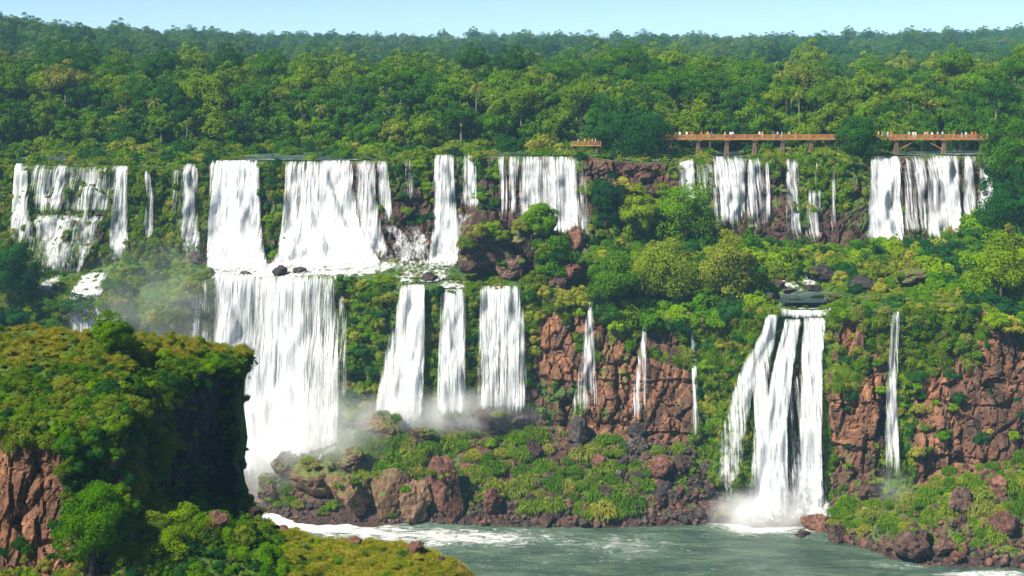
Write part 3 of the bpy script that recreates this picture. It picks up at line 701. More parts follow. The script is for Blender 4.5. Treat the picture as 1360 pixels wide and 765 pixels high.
# lower tier
waterfall('small low waterfall below the left pool, above the headland bushes',
    [C([(404, 86, 144), (425, 86, 144), (462, 84, 146)], (0.72, 0.66, 0.6)),
     C([(366, 60, 84), (384, 48, 70), (402, 40, 62)], (0.8, 0.76), foam=(0.6, 0.7), veil=False),
     C([(362, 112, 146), (380, 98, 132), (404, 86, 116)], (0.8, 0.8), foam=(0.7, 0.8), veil=False),
     C([(374, 126, 140), (404, 118, 132)], (0.6, 0.6), foam=(0.7, 0.8), veil=False)])
waterfall('faint veil of thin trickles down the misty slope left of the great lower waterfall',
    [C([(372, 255, 282), (450, 240, 284), (560, 236, 288)], (0.42, 0.4, 0.5), veil=False)])
waterfall('great wide lower waterfall plunging into mist behind the dark headland',
    [C([(364, 284, 340), (420, 283, 342), (500, 283, 346), (580, 283, 350), (634, 283, 352)], (0.88, 0.9, 0.95, 1.05), foam=(0, 0.5), edge=0.1, bend=3.0),
     C([(368, 336, 404), (420, 336, 406), (500, 338, 408), (580, 338, 410), (630, 338, 412)], (0.86, 0.86, 0.9, 1.0), foam=(0, 0.5), edge=0.1, bend=3.0),
     C([(366, 398, 446), (420, 400, 450), (500, 402, 452), (580, 400, 450), (618, 398, 446)], (0.78, 0.72, 0.7, 0.8), foam=(0, 0.4), edge=0.12, bend=2.5),
     C([(392, 447, 461), (450, 448, 461), (560, 448, 462)], (0.52, 0.46, 0.4), bend=1.5)])
waterfall('lower waterfall with a slanting left edge right of the bushy green cliff',
    [C([(378, 531, 564), (400, 527, 564), (430, 521, 564), (470, 511, 564), (520, 502, 563), (568, 494, 562)], (0.9, 0.92, 0.95, 0.95), foam=(0.1, 0.5), edge=0.12, bend=4.0)])
waterfall('middle one of the three lower waterfalls above the rocky island',
    [C([(384, 586, 619), (430, 584, 619), (500, 581, 618), (560, 580, 618)], (0.86, 0.84, 0.84), edge=0.14, bend=2.5)])
waterfall('rightmost of the three lower waterfalls above the rocky island, below the boulders',
    [C([(380, 636, 692), (430, 635, 697), (500, 634, 699), (556, 633, 699)], (0.86, 0.82, 0.82), edge=0.12, bend=2.5)])
waterfall('slim free-falling spout leaping from the bushes left of the orange cliff face',
    [C([(401, 782, 786), (430, 777, 789), (480, 770, 792), (530, 762, 794), (572, 756, 794)], (0.9, 0.8, 0.72, 0.66), bend=3.0, edge=0.4)])
waterfall('wispy spout falling past the orange cliff face right of the slim free-falling one',
    [C([(428, 855, 858), (460, 850, 860), (510, 842, 861), (578, 836, 862)], (0.85, 0.7, 0.62, 0.58), bend=2.5, edge=0.4, veil=False)])
waterfall('faint trickle down the mossy wall left of the big right-hand waterfall',
    [C([(440, 917, 923), (500, 918, 926), (608, 918, 930)], (0.6, 0.54, 0.52), veil=False)])
waterfall('big triple-stranded white waterfall dropping into the river at right',
    [C([(580, 1000, 1092), (640, 990, 1098), (696, 965, 1106)], (0.2, 0.5, 0.9), foam=(0.4, 0.8), bend=2.0, veil=False, edge=0.1),
     C([(397, 1036, 1100), (404, 1034, 1102), (412, 1034, 1104), (426, 1034, 1100)], (0.9, 0.95), foam=(0.2, 0.5), veil=False),
     C([(418, 1018, 1034), (440, 1012, 1030), (462, 1000, 1028), (490, 984, 1014), (520, 972, 1000), (580, 957, 990), (640, 951, 984), (690, 946, 984)], (0.85, 0.8, 0.7, 0.72), foam=(0.2, 0.5), bend=3.0, edge=0.3),
     C([(424, 1022, 1032), (470, 1004, 1026), (500, 1000, 1024), (560, 1002, 1020), (650, 996, 1020), (690, 990, 1020)], (0.6, 0.7, 0.62, 0.8), foam=(0.1, 0.6), bend=3.0, edge=0.3),
     C([(424, 1042, 1064), (450, 1036, 1060), (500, 1024, 1052), (560, 1014, 1046), (630, 1006, 1046), (696, 996, 1052)], (0.9, 0.9, 0.95, 1.0), foam=(0.2, 0.7), bend=3.5, edge=0.15),
     C([(422, 1068, 1097), (470, 1064, 1093), (540, 1062, 1092), (620, 1060, 1092), (696, 1050, 1096)], (0.9, 0.88, 0.92, 1.0), foam=(0.1, 0.7), bend=3.5, edge=0.15),
     C([(500, 1042, 1062), (600, 1044, 1064), (690, 1040, 1066)], (0.36, 0.4, 0.5), foam=(0, 0.7), bend=2, veil=False)])
waterfall('small white rapids tumbling over dark rocks into the terrace pool',
    [C([(372, 1036, 1056), (380, 1030, 1062), (392, 1034, 1070)], (0.8, 0.8), foam=(0.9, 1.0), veil=False), C([(366, 1062, 1076), (376, 1066, 1088), (388, 1070, 1096)], (0.8, 0.8), foam=(0.9, 1.0), veil=False), C([(384, 1186, 1196), (392, 1184, 1200)], (0.7, 0.7), foam=(0.9, 1.0), veil=False)], name='rapids')
waterfall('thin solitary waterfall on the brown cliff at right',
    [C([(414, 1184, 1196), (450, 1182, 1194), (520, 1176, 1192), (600, 1174, 1194), (660, 1172, 1198)], (0.72, 0.62, 0.66, 0.56), bend=2.0, edge=0.3, veil=True),
     C([(500, 1178, 1190), (540, 1178, 1188), (600, 1180, 1190)], (0.6, 0.66, 0.5), bend=1.5, veil=False)])

# water that runs over the ledges and along the top of the plateau
def sheet(name, rows, cols, lift, foamf, mat, flat=None):
    PXs = np.linspace(*cols); PYs = np.linspace(*rows)
    V = []; fo = []
    for y in PYs:
        for x in PXs:
            p, _ = hit(x, y)
            if p is None: p = at(x, y, 400)
            V.append((p.x, p.y, p.z)); fo.append(foamf)
    V = np.array(V); 
    nr, nc = len(PYs), len(PXs)
    g = V.reshape(nr, nc, 3)
    if flat is not None:
        z = flat; Yp = (EYE - z) * F / (np.array(PYs) - HY)
        g[:, :, 1] = Yp[:, None]; g[:, :, 0] = (PXs[None, :] - CX) / F * Yp[:, None]; g[:, :, 2] = z
    g[:, :, 2] += lift
    idx = np.arange(nr * nc).reshape(nr, nc)
    quads = np.stack([idx[:-1, :-1], idx[:-1, 1:], idx[1:, 1:], idx[1:, :-1]], 2).reshape(-1, 4)
    o = put(name, mesh_np(name, g.reshape(-1, 3), quads, attrs={'foam': np.array(fo)}), mat); o['kind'] = 'structure'
    return o
def upper_river():
    px = np.linspace(-40, 1400, 360); Yl = np.interp(px, [r[0] for r in T], [r[7][1] for r in T]); pl = np.interp(px, [r[0] for r in T], [r[7][0] for r in T])
    zl = zof(pl, Yl)
    ts = np.linspace(0, 1, 30); V = []; fo = []
    for t in ts:
        Yr = Yl + 1.2 + t * (462 - Yl); z = zl * (1 - min(1, t * 1.2)) + 75.5 * min(1, t * 1.2) + 0.35
        X = (px - CX) / F * Yr
        V.append(np.stack([X, Yr, z + 0.12 * fbm(np.stack([X * 0.5, Yr * 0.5, X * 0], 1), 3)], 1))
        fo.append(0.25 * math.exp(-t * 5) + 0.2 + 0.35 * fbm(np.stack([X * 0.06, Yr * 0.2, X * 0], 1), 2))
    V = np.concatenate(V); nr, nc = len(ts), len(px); idx = np.arange(nr * nc).reshape(nr, nc)
    quads = np.stack([idx[:-1, :-1], idx[:-1, 1:], idx[1:, 1:], idx[1:, :-1]], 2).reshape(-1, 4)
    o = put('upper_river', mesh_np('upper_river', V, quads, attrs={'foam': np.clip(np.concatenate(fo), 0, 1)}), M['pool']); o['kind'] = 'structure'
upper_river()
sheet('ledge_pool', (385, 402, 24), (1036, 1098, 50), 0.0, 0.36, M['pool'], flat=zof(405, 362.0)).data.attributes['foam'].data.foreach_set('value', np.clip(0.5 - 0.02 * np.repeat(np.arange(24), 50), 0.1, 1).astype(np.float32))

# ------------------------------------------------------------------ plants: meshes
def unit(v): return v / (np.linalg.norm(v, axis=1, keepdims=True) + 1e-9)
def leaf_arrays(c, n, size, rng, tilt=0.6, aspect=0.6):
    """one rhombic leaf (spray) per centre, facing roughly along n"""
    k = len(c)
    n = unit(n + tilt * rng.normal(size=(k, 3)))
    t = unit(np.cross(n, rng.normal(size=(k, 3)))); b = np.cross(n, t)
    s = (np.asarray(size) * (0.65 + 0.7 * rng.random(k)))[:, None] if np.ndim(size) == 0 else (size * (0.65 + 0.7 * rng.random(k)))[:, None]
    V = np.stack([c - t * s * .5, c + b * s * aspect * .5, c + t * s * .5 - n * s * 0.12, c - b * s * aspect * .5], 1).reshape(-1, 3)
    Q = np.arange(k * 4).reshape(k, 4)
    return V, Q
def tube_arrays(pts, rad, seg=6):
    pts = np.array(pts, float); V = []; Q = []
    for i, p in enumerate(pts):
        d = pts[min(i + 1, len(pts) - 1)] - pts[max(i - 1, 0)]; d /= np.linalg.norm(d) + 1e-9
        a = np.cross(d, (0.3, 0.9, 0.2)); a /= np.linalg.norm(a); b = np.cross(d, a)
        for j in range(seg):
            th = 2 * math.pi * j / seg
            V.append(p + rad[i] * (a * math.cos(th) + b * math.sin(th)))
    for i in range(len(pts) - 1):
        for j in range(seg):
            Q.append((i * seg + j, i * seg + (j + 1) % seg, (i + 1) * seg + (j + 1) % seg, (i + 1) * seg + j))
    return np.array(V), np.array(Q)
def joinq(parts):
    V = []; Q = []; o = 0
    for v, q in parts: V.append(v); Q.append(q + o); o += len(v)
    return np.concatenate(V), np.concatenate(Q)

def crown_data(seed, R, RZ, npuff, pr, nleaf, ls, low=-0.25, flat=0.0):
    rng = np.random.default_rng(seed)
    d = unit(rng.normal(size=(npuff * 3, 3))); d = d[d[:, 2] > low][:npuff]
    rr = 0.55 + 0.42 * rng.random((len(d), 1)) ** 0.6
    pc = d * rr * np.array([R, R, RZ]) * (1 + 0.18 * rng.normal(size=(len(d), 1)))
    pcs, nns, sz, tone = [], [], [], []
    for i, c in enumerate(pc):
        r = pr * (0.65 + 0.7 * rng.random())
        e = unit(rng.normal(size=(nleaf, 3)) + 0.75 * d[i] + np.array([0, 0, 0.35]))
        pos = c + e * r * (0.72 + 0.34 * rng.random((nleaf, 1))) * np.array([1, 1, 0.78 - 0.2 * flat])
        pcs.append(pos); nns.append(e + 0.25 * d[i]); sz.append(np.full(nleaf, ls))
        pt = rng.random()
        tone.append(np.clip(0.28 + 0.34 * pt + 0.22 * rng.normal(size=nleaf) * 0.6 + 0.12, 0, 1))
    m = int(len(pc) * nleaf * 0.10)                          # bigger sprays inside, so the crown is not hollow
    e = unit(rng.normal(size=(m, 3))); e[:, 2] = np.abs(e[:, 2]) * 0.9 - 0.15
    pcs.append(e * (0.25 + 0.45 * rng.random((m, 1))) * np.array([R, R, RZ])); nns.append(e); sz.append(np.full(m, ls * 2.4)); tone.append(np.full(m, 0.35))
    c = np.concatenate(pcs); n = np.concatenate(nns); z = np.concatenate(sz); t = np.concatenate(tone)
    V, Q = leaf_arrays(c, n, z, rng)
    return V, Q, np.repeat(t, 4), pc
def crown_mesh(name, mat, seed, *a, lift=0.0, **k):
    V, Q, t, pc = crown_data(seed, *a, **k); V[:, 2] += lift
    me = mesh_np(name, V, Q, smooth=False, attrs={'tone': t}); me.materials.append(mat); return me, pc

def tree_variant(seed, h, R, RZ, npuff, pr, nleaf, ls, mat, bark, lean=0.0, low=-0.3):
    """trunk mesh, crown mesh (origin at the foot)"""
    rng = np.random.default_rng(seed)
    cz = h - RZ
    crown, pc = crown_mesh('crown', mat, seed, R, RZ, npuff, pr, nleaf, ls, lift=cz, low=low)
    parts = []
    top = np.array([lean, 0.1 * lean, cz])
    parts.append(tube_arrays([(0, 0, -1.5), (0.1, 0, cz * 0.35), top * 0.7, top + (0, 0, RZ * 0.3)], [0.42, 0.34, 0.26, 0.10], 7))
    for j in rng.choice(len(pc), min(9, len(pc)), replace=False):
        a = top * (0.6 + 0.35 * rng.random()); e = pc[j] * 0.92 + (0, 0, cz)
        mid = (a + e) / 2 + (0, 0, -0.4)
        parts.append(tube_arrays([a, mid, e], [0.17, 0.11, 0.05], 5))
    v, q = joinq(parts)
    tm = mesh_np('trunk', v, q); tm.materials.append(bark)
    return tm, crown

def bush_mesh(name, mat, seed, npuff=16, nleaf=60, ls=0.16, RZ=0.75):
    return crown_mesh(name, mat, seed, 0.85, RZ, npuff, 0.34, nleaf, ls, low=-0.1)[0]

def tussock_mesh(name, mat, seed, nb=750, wid=0.035, droop=0.55, blen=1.0):
    rng = np.random.default_rng(seed)
    d = unit(rng.normal(size=(nb, 3))); d[:, 2] = np.abs(d[:, 2]); 
    lump = 1 + 0.22 * fbm(d * 2.2 + seed, 2)
    root = d * np.array([0.8, 0.8, 0.62]) * lump[:, None] * (0.85 + 0.15 * rng.random((nb, 1)))
    out = unit(d + 0.45 * rng.normal(size=(nb, 3)))
    L = (0.26 + 0.22 * rng.random((nb, 1))) * blen
    mid = root + out * L * 0.6 + np.array([0, 0, 0.06]); tip = mid + out * L * 0.5 - np.array([0, 0, droop]) * L
    side = unit(np.cross(out, rng.normal(size=(nb, 3)))) * wid
    V = np.stack([root - side, root + side, mid + side * 0.9, mid - side * 0.9, tip + side * 0.15, tip - side * 0.15], 1).reshape(-1, 3)
    b = np.arange(nb)[:, None] * 6
    Q = np.concatenate([b + np.array([[0, 1, 2, 3]]), b + np.array([[3, 2, 4, 5]])])
    tn = np.repeat(np.clip(0.45 + 0.25 * (lump - 1) * 4 + 0.2 * rng.normal(size=nb), 0, 1), 6)
    # a low solid heart so that the mound is not see-through
    bm = bmesh.new(); bmesh.ops.create_icosphere(bm, subdivisions=3, radius=1)
    hv = np.array([v.co[:] for v in bm.verts]); ht = np.array([[v.index for v in f.verts] for f in bm.faces]); bm.free()
    hv = hv * np.array([0.78, 0.78, 0.6]) * (1 + 0.22 * fbm(hv * 2.2 + seed, 2))[:, None]
    me = mesh_np(name, np.concatenate([V, hv]), Q, ht + len(V), smooth=False, attrs={'tone': np.concatenate([tn, np.full(len(hv), 0.3)])})
    me.materials.append(mat); return me

# ------------------------------------------------------------------ plants: scatter many as one object (what nobody could count)
SRC = bpy.data.collections.new('sources')
def source(name, me):
    o = bpy.data.objects.new(name, me); SRC.objects.link(o); return o
def instancer(name, label, cat, pts, rots, scl, pick, sources):
    me = bpy.data.meshes.new(name); me.vertices.add(len(pts)); me.vertices.foreach_set('co', np.asarray(pts, np.float32).ravel())
    a = me.attributes.new('rot', 'FLOAT_VECTOR', 'POINT'); a.data.foreach_set('vector', np.asarray(rots, np.float32).ravel())
    a = me.attributes.new('scl', 'FLOAT_VECTOR', 'POINT'); a.data.foreach_set('vector', np.asarray(scl, np.float32).ravel())
    a = me.attributes.new('pick', 'INT', 'POINT'); a.data.foreach_set('value', np.asarray(pick, np.int32))
    o = put(name, me); tag(o, label, cat, kind='stuff')
    g = bpy.data.node_groups.new(name, 'GeometryNodeTree')
    g.interface.new_socket('Geometry', in_out='INPUT', socket_type='NodeSocketGeometry')
    g.interface.new_socket('Geometry', in_out='OUTPUT', socket_type='NodeSocketGeometry')
    N = g.nodes; gi = N.new('NodeGroupInput'); go = N.new('NodeGroupOutput')
    iop = N.new('GeometryNodeInstanceOnPoints'); jn = N.new('GeometryNodeJoinGeometry')
    for sobj in sources:
        oi = N.new('GeometryNodeObjectInfo'); oi.inputs['Object'].default_value = sobj; oi.inputs['As Instance'].default_value = True
        g.links.new(oi.outputs['Geometry'], jn.inputs[0])
    def na(nm, t):
        n = N.new('GeometryNodeInputNamedAttribute'); n.data_type = t; n.inputs['Name'].default_value = nm
        return [x for x in n.outputs if x.name == 'Attribute' and x.enabled][0]
    g.links.new(gi.outputs[0], iop.inputs['Points']); g.links.new(jn.outputs[0], iop.inputs['Instance'])
    iop.inputs['Pick Instance'].default_value = True
    g.links.new(na('pick', 'INT'), iop.inputs['Instance Index'])
    g.links.new(na('rot', 'FLOAT_VECTOR'), iop.inputs['Rotation']); g.links.new(na('scl', 'FLOAT_VECTOR'), iop.inputs['Scale'])
    g.links.new(iop.outputs[0], go.inputs[0])
    md = o.modifiers.new('scatter', 'NODES'); md.node_group = g
    return o
def align_rots(N, rng, up=0.3):
    out = []
    for n in N:
        v = Vector((n[0], n[1], n[2] + up)).normalized()
        q = v.to_track_quat('Z', 'Y') @ Euler((0, 0, rng.random() * 6.283)).to_quaternion()
        out.append(q.to_euler()[:])
    return np.array(out)

# ------------------------------------------------------------------ the forest on the plateau
rngF = np.random.default_rng(3)
TREES = []
for i, (h, R, RZ, npf, pr, nl, bark) in enumerate([
        (15, 5.4, 4.2, 34, 1.9, 130, 'bark'), (17, 5.0, 5.2, 36, 1.8, 95, 'bark'), (13, 5.8, 3.4, 34, 1.8, 90, 'bark_dark'), (19, 6.2, 5.0, 40, 2.0, 95, 'bark'),
        (12, 4.2, 4.4, 28, 1.6, 90, 'bark_dark'), (16, 6.6, 3.6, 40, 1.9, 85, 'bark'), (11, 4.6, 4.0, 26, 1.7, 95, 'bark_dark'), (18, 4.4, 6.0, 34, 1.7, 95, 'bark'),
        (14, 5.2, 3.0, 20, 1.5, 75, 'bark'), (20, 5.6, 4.0, 26, 1.8, 85, 'bark')]):
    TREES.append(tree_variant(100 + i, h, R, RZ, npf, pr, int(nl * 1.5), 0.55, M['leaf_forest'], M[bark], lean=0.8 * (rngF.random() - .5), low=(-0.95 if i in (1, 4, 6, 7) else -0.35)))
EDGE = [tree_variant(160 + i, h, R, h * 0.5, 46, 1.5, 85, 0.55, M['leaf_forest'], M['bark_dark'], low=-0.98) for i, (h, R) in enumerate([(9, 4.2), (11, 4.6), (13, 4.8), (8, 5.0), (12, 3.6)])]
NB = len(TREES); TREES += EDGE
def whole_tree(tm, cm, nm):
    v1 = np.zeros(len(tm.vertices) * 3, np.float32); tm.vertices.foreach_get('co', v1)
    v2 = np.zeros(len(cm.vertices) * 3, np.float32); cm.vertices.foreach_get('co', v2)
    q1 = np.array([p.vertices[:] for p in tm.polygons]); q2 = np.arange(len(v2) // 3).reshape(-1, 4)
    t = np.zeros(len(cm.vertices), np.float32); cm.attributes['tone'].data.foreach_get('value', t)
    me = mesh_np(nm, np.concatenate([v1.reshape(-1, 3), v2.reshape(-1, 3)]), np.concatenate([q2 + len(v1) // 3, q1]), smooth=False, attrs={'tone': np.concatenate([np.full(len(v1) // 3, .5), t])})
    me.materials.append(cm.materials[0]); me.materials.append(tm.materials[0])
    mi = np.zeros(len(q1) + len(q2), np.int32); mi[len(q2):] = 1; me.polygons.foreach_set('material_index', mi)
    return me
TSRC = [source('tree_source', whole_tree(t, c, 'tree_source')) for t, c in TREES]

def palm_variant(seed, h):
    rng = np.random.default_rng(seed)
    v, q = tube_arrays([(0, 0, -1), (0.15, 0, h * 0.4), (0.1, 0.1, h * 0.8), (0.2, 0, h)], [0.26, 0.2, 0.17, 0.15], 7)
    tm = mesh_np('trunk', v, q); tm.materials.append(M['bark'])
    V = []; Q = []; o = 0
    for k in range(22):
        az = k * 2.4 + rng.random() * 0.4; el = 1.15 - 1.7 * (k / 22) + 0.2 * rng.random(); L = 3.0 + rng.random()
        pts = []; p = np.array([0.2, 0, h]); e = el
        for j in range(8):
            pts.append(p.copy()); p = p + L / 8 * np.array([math.cos(az) * math.cos(e), math.sin(az) * math.cos(e), math.sin(e)]); e -= 0.26
        pts = np.array(pts); side = np.array([-math.sin(az), math.cos(az), 0])
        for j in range(7):
            for sgn in (-1, 1):
                for m in range(2):
                    b0 = pts[j] + (pts[j + 1] - pts[j]) * (m * 0.5); w = 0.75 * math.sin(math.pi * (j + 1.2 + m * 0.5) / 9.5)
                    tip = b0 + sgn * side * w + (pts[j + 1] - pts[j]) * 0.9 - np.array([0, 0, 0.30 * w])
                    V += [b0, b0 + (pts[j + 1] - pts[j]) * 0.42, tip + 0.02, tip]; Q.append((o, o + 1, o + 2, o + 3)); o += 4
    cm = mesh_np('crown', np.array(V), np.array(Q), smooth=False, attrs={'tone': np.clip(0.45 + 0.2 * rng.normal(size=o), 0, 1)}); cm.materials.append(M['leaf_tuft'])
    return tm, cm
PALMS = [palm_variant(5, 12), palm_variant(6, 15)]
def bare_variant(seed, h):
    rng = np.random.default_rng(seed); parts = [tube_arrays([(0, 0, -1), (0.2, 0, h * 0.5), (0.1, 0.2, h * 0.75)], [0.35, 0.28, 0.18], 6)]
    for k in range(9):
        a = np.array([0.15, 0.1, h * (0.45 + 0.3 * rng.random())]); az = rng.random() * 6.28; L = 2.5 + 2.5 * rng.random()
        e = a + np.array([math.cos(az) * L * 0.7, math.sin(az) * L * 0.7, L]); parts.append(tube_arrays([a, (a + e) / 2 + (0, 0, -0.3), e], [0.16, 0.11, 0.05], 5))
    v, q = joinq(parts); tm = mesh_np('trunk', v, q); tm.materials.append(mat_plain('bleached_bark', (0.36, 0.32, 0.26)))
    cm, _ = crown_mesh('crown', M['leaf_olive'], seed, 3.6, 2.4, 10, 1.0, 40, 0.5, lift=h - 2)
    return tm, cm
BARES = [bare_variant(21, 14)]

def plant_tree(variant, loc, rz, sc, name, label, cat, group):
    e = empty(name, loc, rz, sc); tag(e, label, cat, group)
    put('trunk', variant[0], None, e); put('crown', variant[1], None, e)
    return e

cand = []
Yr = 451.0
while Yr < 2120:
    sp = 6.6 if Yr < 560 else (8.0 if Yr < 800 else (10.0 if Yr < 1300 else 12.0))
    half = Yr * 0.36 + 25
    x = -half
    while x < half:
        X = x + sp * 0.75 * (rngF.random() - .5); Yj = Yr + sp * 0.7 * (rngF.random() - .5)
        cand.append((X, Yj)); x += sp * (0.85 + 0.3 * rngF.random())
    Yr += sp * 0.92
near_trees, far = [], []
for X, Y in cand:
    px = pxof(X, Y)
    front = 452 + 4 * math.sin(px * 0.02) + (4 if px < 860 else -1)
    if Y < front: continue
    z = ground(X, Y)
    if z is None: continue
    sc = 0.6 + 0.5 * rngF.random() + (0.25 if Y < 640 else 0.12) * (rngF.random() < 0.12)
    sc = min(sc, 1.08)
    if Y > 700: sc *= 1.05 + 0.35 * rngF.random() ** 2
    v = int(rngF.integers(0, NB)) if (Y > 478 or rngF.random() < 0.12) else NB + int(rngF.integers(0, 5)); rz = rngF.random() * 6.28
    sc3 = (sc, sc, sc * (0.9 + 0.25 * rngF.random()))
    if -30 < px < 1390 and Y < 520: near_trees.append((Y, X, z, v, rz, sc3, px))
    else: far.append((X, Y, z, v, rz, sc3))
near_trees.sort()
NIND = 232
for t in near_trees[NIND:]: far.append((t[1], t[0], t[2], t[3], t[4], t[5]))
near_trees = near_trees[:NIND]
ZONE = [(-99, 275, 'above far-left cascades'), (275, 530, 'above broad white falls'), (530, 775, 'above curtain fall'),
        (775, 1120, 'behind long walkway span'), (1120, 1999, 'behind short walkway span')]
SHAPE = ['round-crowned', 'tall domed', 'flat-topped', 'tall broad', 'small rounded', 'wide spreading', 'low rounded', 'tall narrow', 'open airy', 'tall open', 'squat bushy', 'domed bushy', 'tall bushy', 'wide bushy', 'slim bushy']
def rowname(Y): return 'front row' if Y < 463 else ('second row' if Y < 474 else 'back rows')
cnt = {}
for Y, X, z, v, rz, sc, px in sorted(near_trees, key=lambda t: t[6]):
    zi = [k for k, zz in enumerate(ZONE) if zz[0] <= px < zz[1]][0]
    key = (zi, v, rowname(Y)); cnt[key] = cnt.get(key, 0) + 1
    lab = f'{ordinal(cnt[key])} {SHAPE[v]} forest tree from left, {rowname(Y)}, {ZONE[zi][2]}'
    plant_tree(TREES[v], (X, Y, z - 0.3), rz, sc, 'forest_tree', lab, 'tree', 'forest trees behind the falls')
fp = np.array([(f[0], f[1], f[2] - 0.3) for f in far]); fr = np.array([(0, 0, f[4]) for f in far]); fsc = np.array([f[5] for f in far])
FARM = mat_leaf('leaf_far_forest', [(0.0, (0.018, 0.046, 0.014)), (0.4, (0.034, 0.078, 0.018)), (0.8, (0.056, 0.10, 0.022)), (1.0, (0.08, 0.11, 0.026))])  # haze of distance put into the leaf colour as darker, bluer greens
FSRC = []
for o_ in TSRC[:NB]:
    m_ = o_.data.copy(); m_.materials[0] = FARM; FSRC.append(source('far_tree_source', m_))
isfar = np.array([f[1] > 760 for f in far]); pk = np.array([f[3] for f in far])
instancer('far_ridge_forest', 'hazy blue-green forest on the far ridge along the skyline', 'forest', fp[isfar], fr[isfar], fsc[isfar], pk[isfar] % NB, FSRC)
fp, fr, fsc, far = fp[~isfar], fr[~isfar], fsc[~isfar], [f for f, q in zip(far, isfar) if not q]
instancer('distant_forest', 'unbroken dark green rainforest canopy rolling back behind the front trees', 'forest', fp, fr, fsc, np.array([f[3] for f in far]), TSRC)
# palms and pale leafless trees that stand out of the canopy
for i, (px, py, Y, k, sc) in enumerate([(632, 180, 470, 1, 1.0), (855, 165, 474, 1, 0.95), (1062, 172, 462, 1, 0.95), (402, 185, 468, 0, .9), (425, 190, 470, 0, .8), (655, 182, 462, 0, .9), (1151, 185, 450, 0, .85), (436, 160, 480, 1, .9), (206, 172, 470, 0, .9), (1102, 178, 458, 0, .9), (1212, 168, 474, 0, .9)]):
    X = (px - CX) / F * Y; z = ground(X, Y)
    plant_tree(PALMS[k], (X, Y, z), i * 1.3, sc * 1.15, 'palm_tree', f'thin-trunked palm rising from the forest edge, {ordinal(sorted([632,855,1062,402,425,655,1151,436,206,1102,1212]).index(px) + 1)} palm from the left', 'palm', 'palms in the forest')
for i, (px, Y, sc) in enumerate([(918, 468, 1.0), (170, 466, .8), (1234, 462, 1.0), (520, 468, .9), (1010, 472, .8)]):
    X = (px - CX) / F * Y; z = ground(X, Y)
    plant_tree(BARES[0], (X, Y, z), i * 1.7, sc, 'bare_tree', ['pale-limbed sparse tree behind the left end of the walkway', 'pale-limbed sparse tree above the far-left cascades', 'pale-limbed sparse tree behind the short walkway span', 'pale-limbed sparse tree above the slim upper waterfall', 'pale-limbed sparse tree behind the middle of the walkway'][i], 'tree', 'pale sparse trees')

# ------------------------------------------------------------------ shrubs, tussocks and creepers
BUSH = {}
for k in ('bright', 'olive', 'dark', 'dry', 'forest'):
    BUSH[k] = [bush_mesh('shrub_' + k, M['leaf_' + k], 300 + 7 * i + len(k), npuff=20 + 4 * i, nleaf=120, ls=0.125) for i in range(3)]
FBUSH = {k: [bush_mesh('shrub_fine_' + k, M['leaf_' + k], 340 + 7 * i + len(k), npuff=30, nleaf=190, ls=0.075, RZ=0.8) for i in range(2)] for k in ('bright', 'olive', 'dark', 'forest')}
TUSS = {'tuft': [tussock_mesh('tussock_mesh', M['leaf_tuft'], 400 + i) for i in range(4)], 'dry': [tussock_mesh('dry_tussock_mesh', M['leaf_dry'], 420 + i) for i in range(2)]}
rngS = np.random.default_rng(21)
ALLB = []
def shrubs(n, region, sizes, kinds, where, name='shrub', cat='shrub', meshes=BUSH, bvh=None, mind=1.0, group=None, sink=0.18, zs=(0.9, 1.3), avoid=()):
    """region: list of (px, py) polygon corners; places n plants on the ground seen there, and labels them one by one"""
    poly = np.array(region, float); lo = poly.min(0); hi = poly.max(0); pts = []; tries = 0
    def inside(x, y):
        c = False; j = len(poly) - 1
        for i in range(len(poly)):
            if (poly[i, 1] > y) != (poly[j, 1] > y) and x < (poly[j, 0] - poly[i, 0]) * (y - poly[i, 1]) / (poly[j, 1] - poly[i, 1]) + poly[i, 0]: c = not c
            j = i
        return c
    while len(pts) < n and tries < n * 60:
        tries += 1
        x = lo[0] + rngS.random() * (hi[0] - lo[0]); y = lo[1] + rngS.random() * (hi[1] - lo[1])
        if not inside(x, y): continue
        if any(a <= x <= b for a, b in avoid): continue
        p, nn = hit(x, y, bvh)
        if p is None: continue
        r = sizes[0] + (sizes[1] - sizes[0]) * rngS.random() ** 1.6
        if any((p - q[0]).length < mind * 0.6 * (r + q[1]) for q in pts): continue
        pts.append((p, r, x, y))
    kk = list(kinds); w = np.array([kinds[k] for k in kk], float); w /= w.sum()
    items = [(x, y, p, r, kk[int(rngS.choice(len(kk), p=w))]) for p, r, x, y in pts]
    words = {'bright': 'bright green', 'olive': 'olive green', 'dark': 'dark green', 'dry': 'straw coloured', 'forest': 'deep green', 'tuft': 'mossy green'}
    for x, y, p, r, k in sorted(items, key=lambda t: t[0]):
        me = meshes[k][int(rngS.integers(0, len(meshes[k])))]
        q = r * (zs[0] + (zs[1] - zs[0]) * rngS.random())
        ALLB.append(dict(name=name, me=me, loc=(p.x, p.y, p.z - sink * r), rz=rngS.random() * 6.28, sc=(r * (0.9 + .3 * rngS.random()), r * (0.9 + .3 * rngS.random()), q),
                         px=x, big=r * F / p.y, look=words[k], cat=cat, where=where))
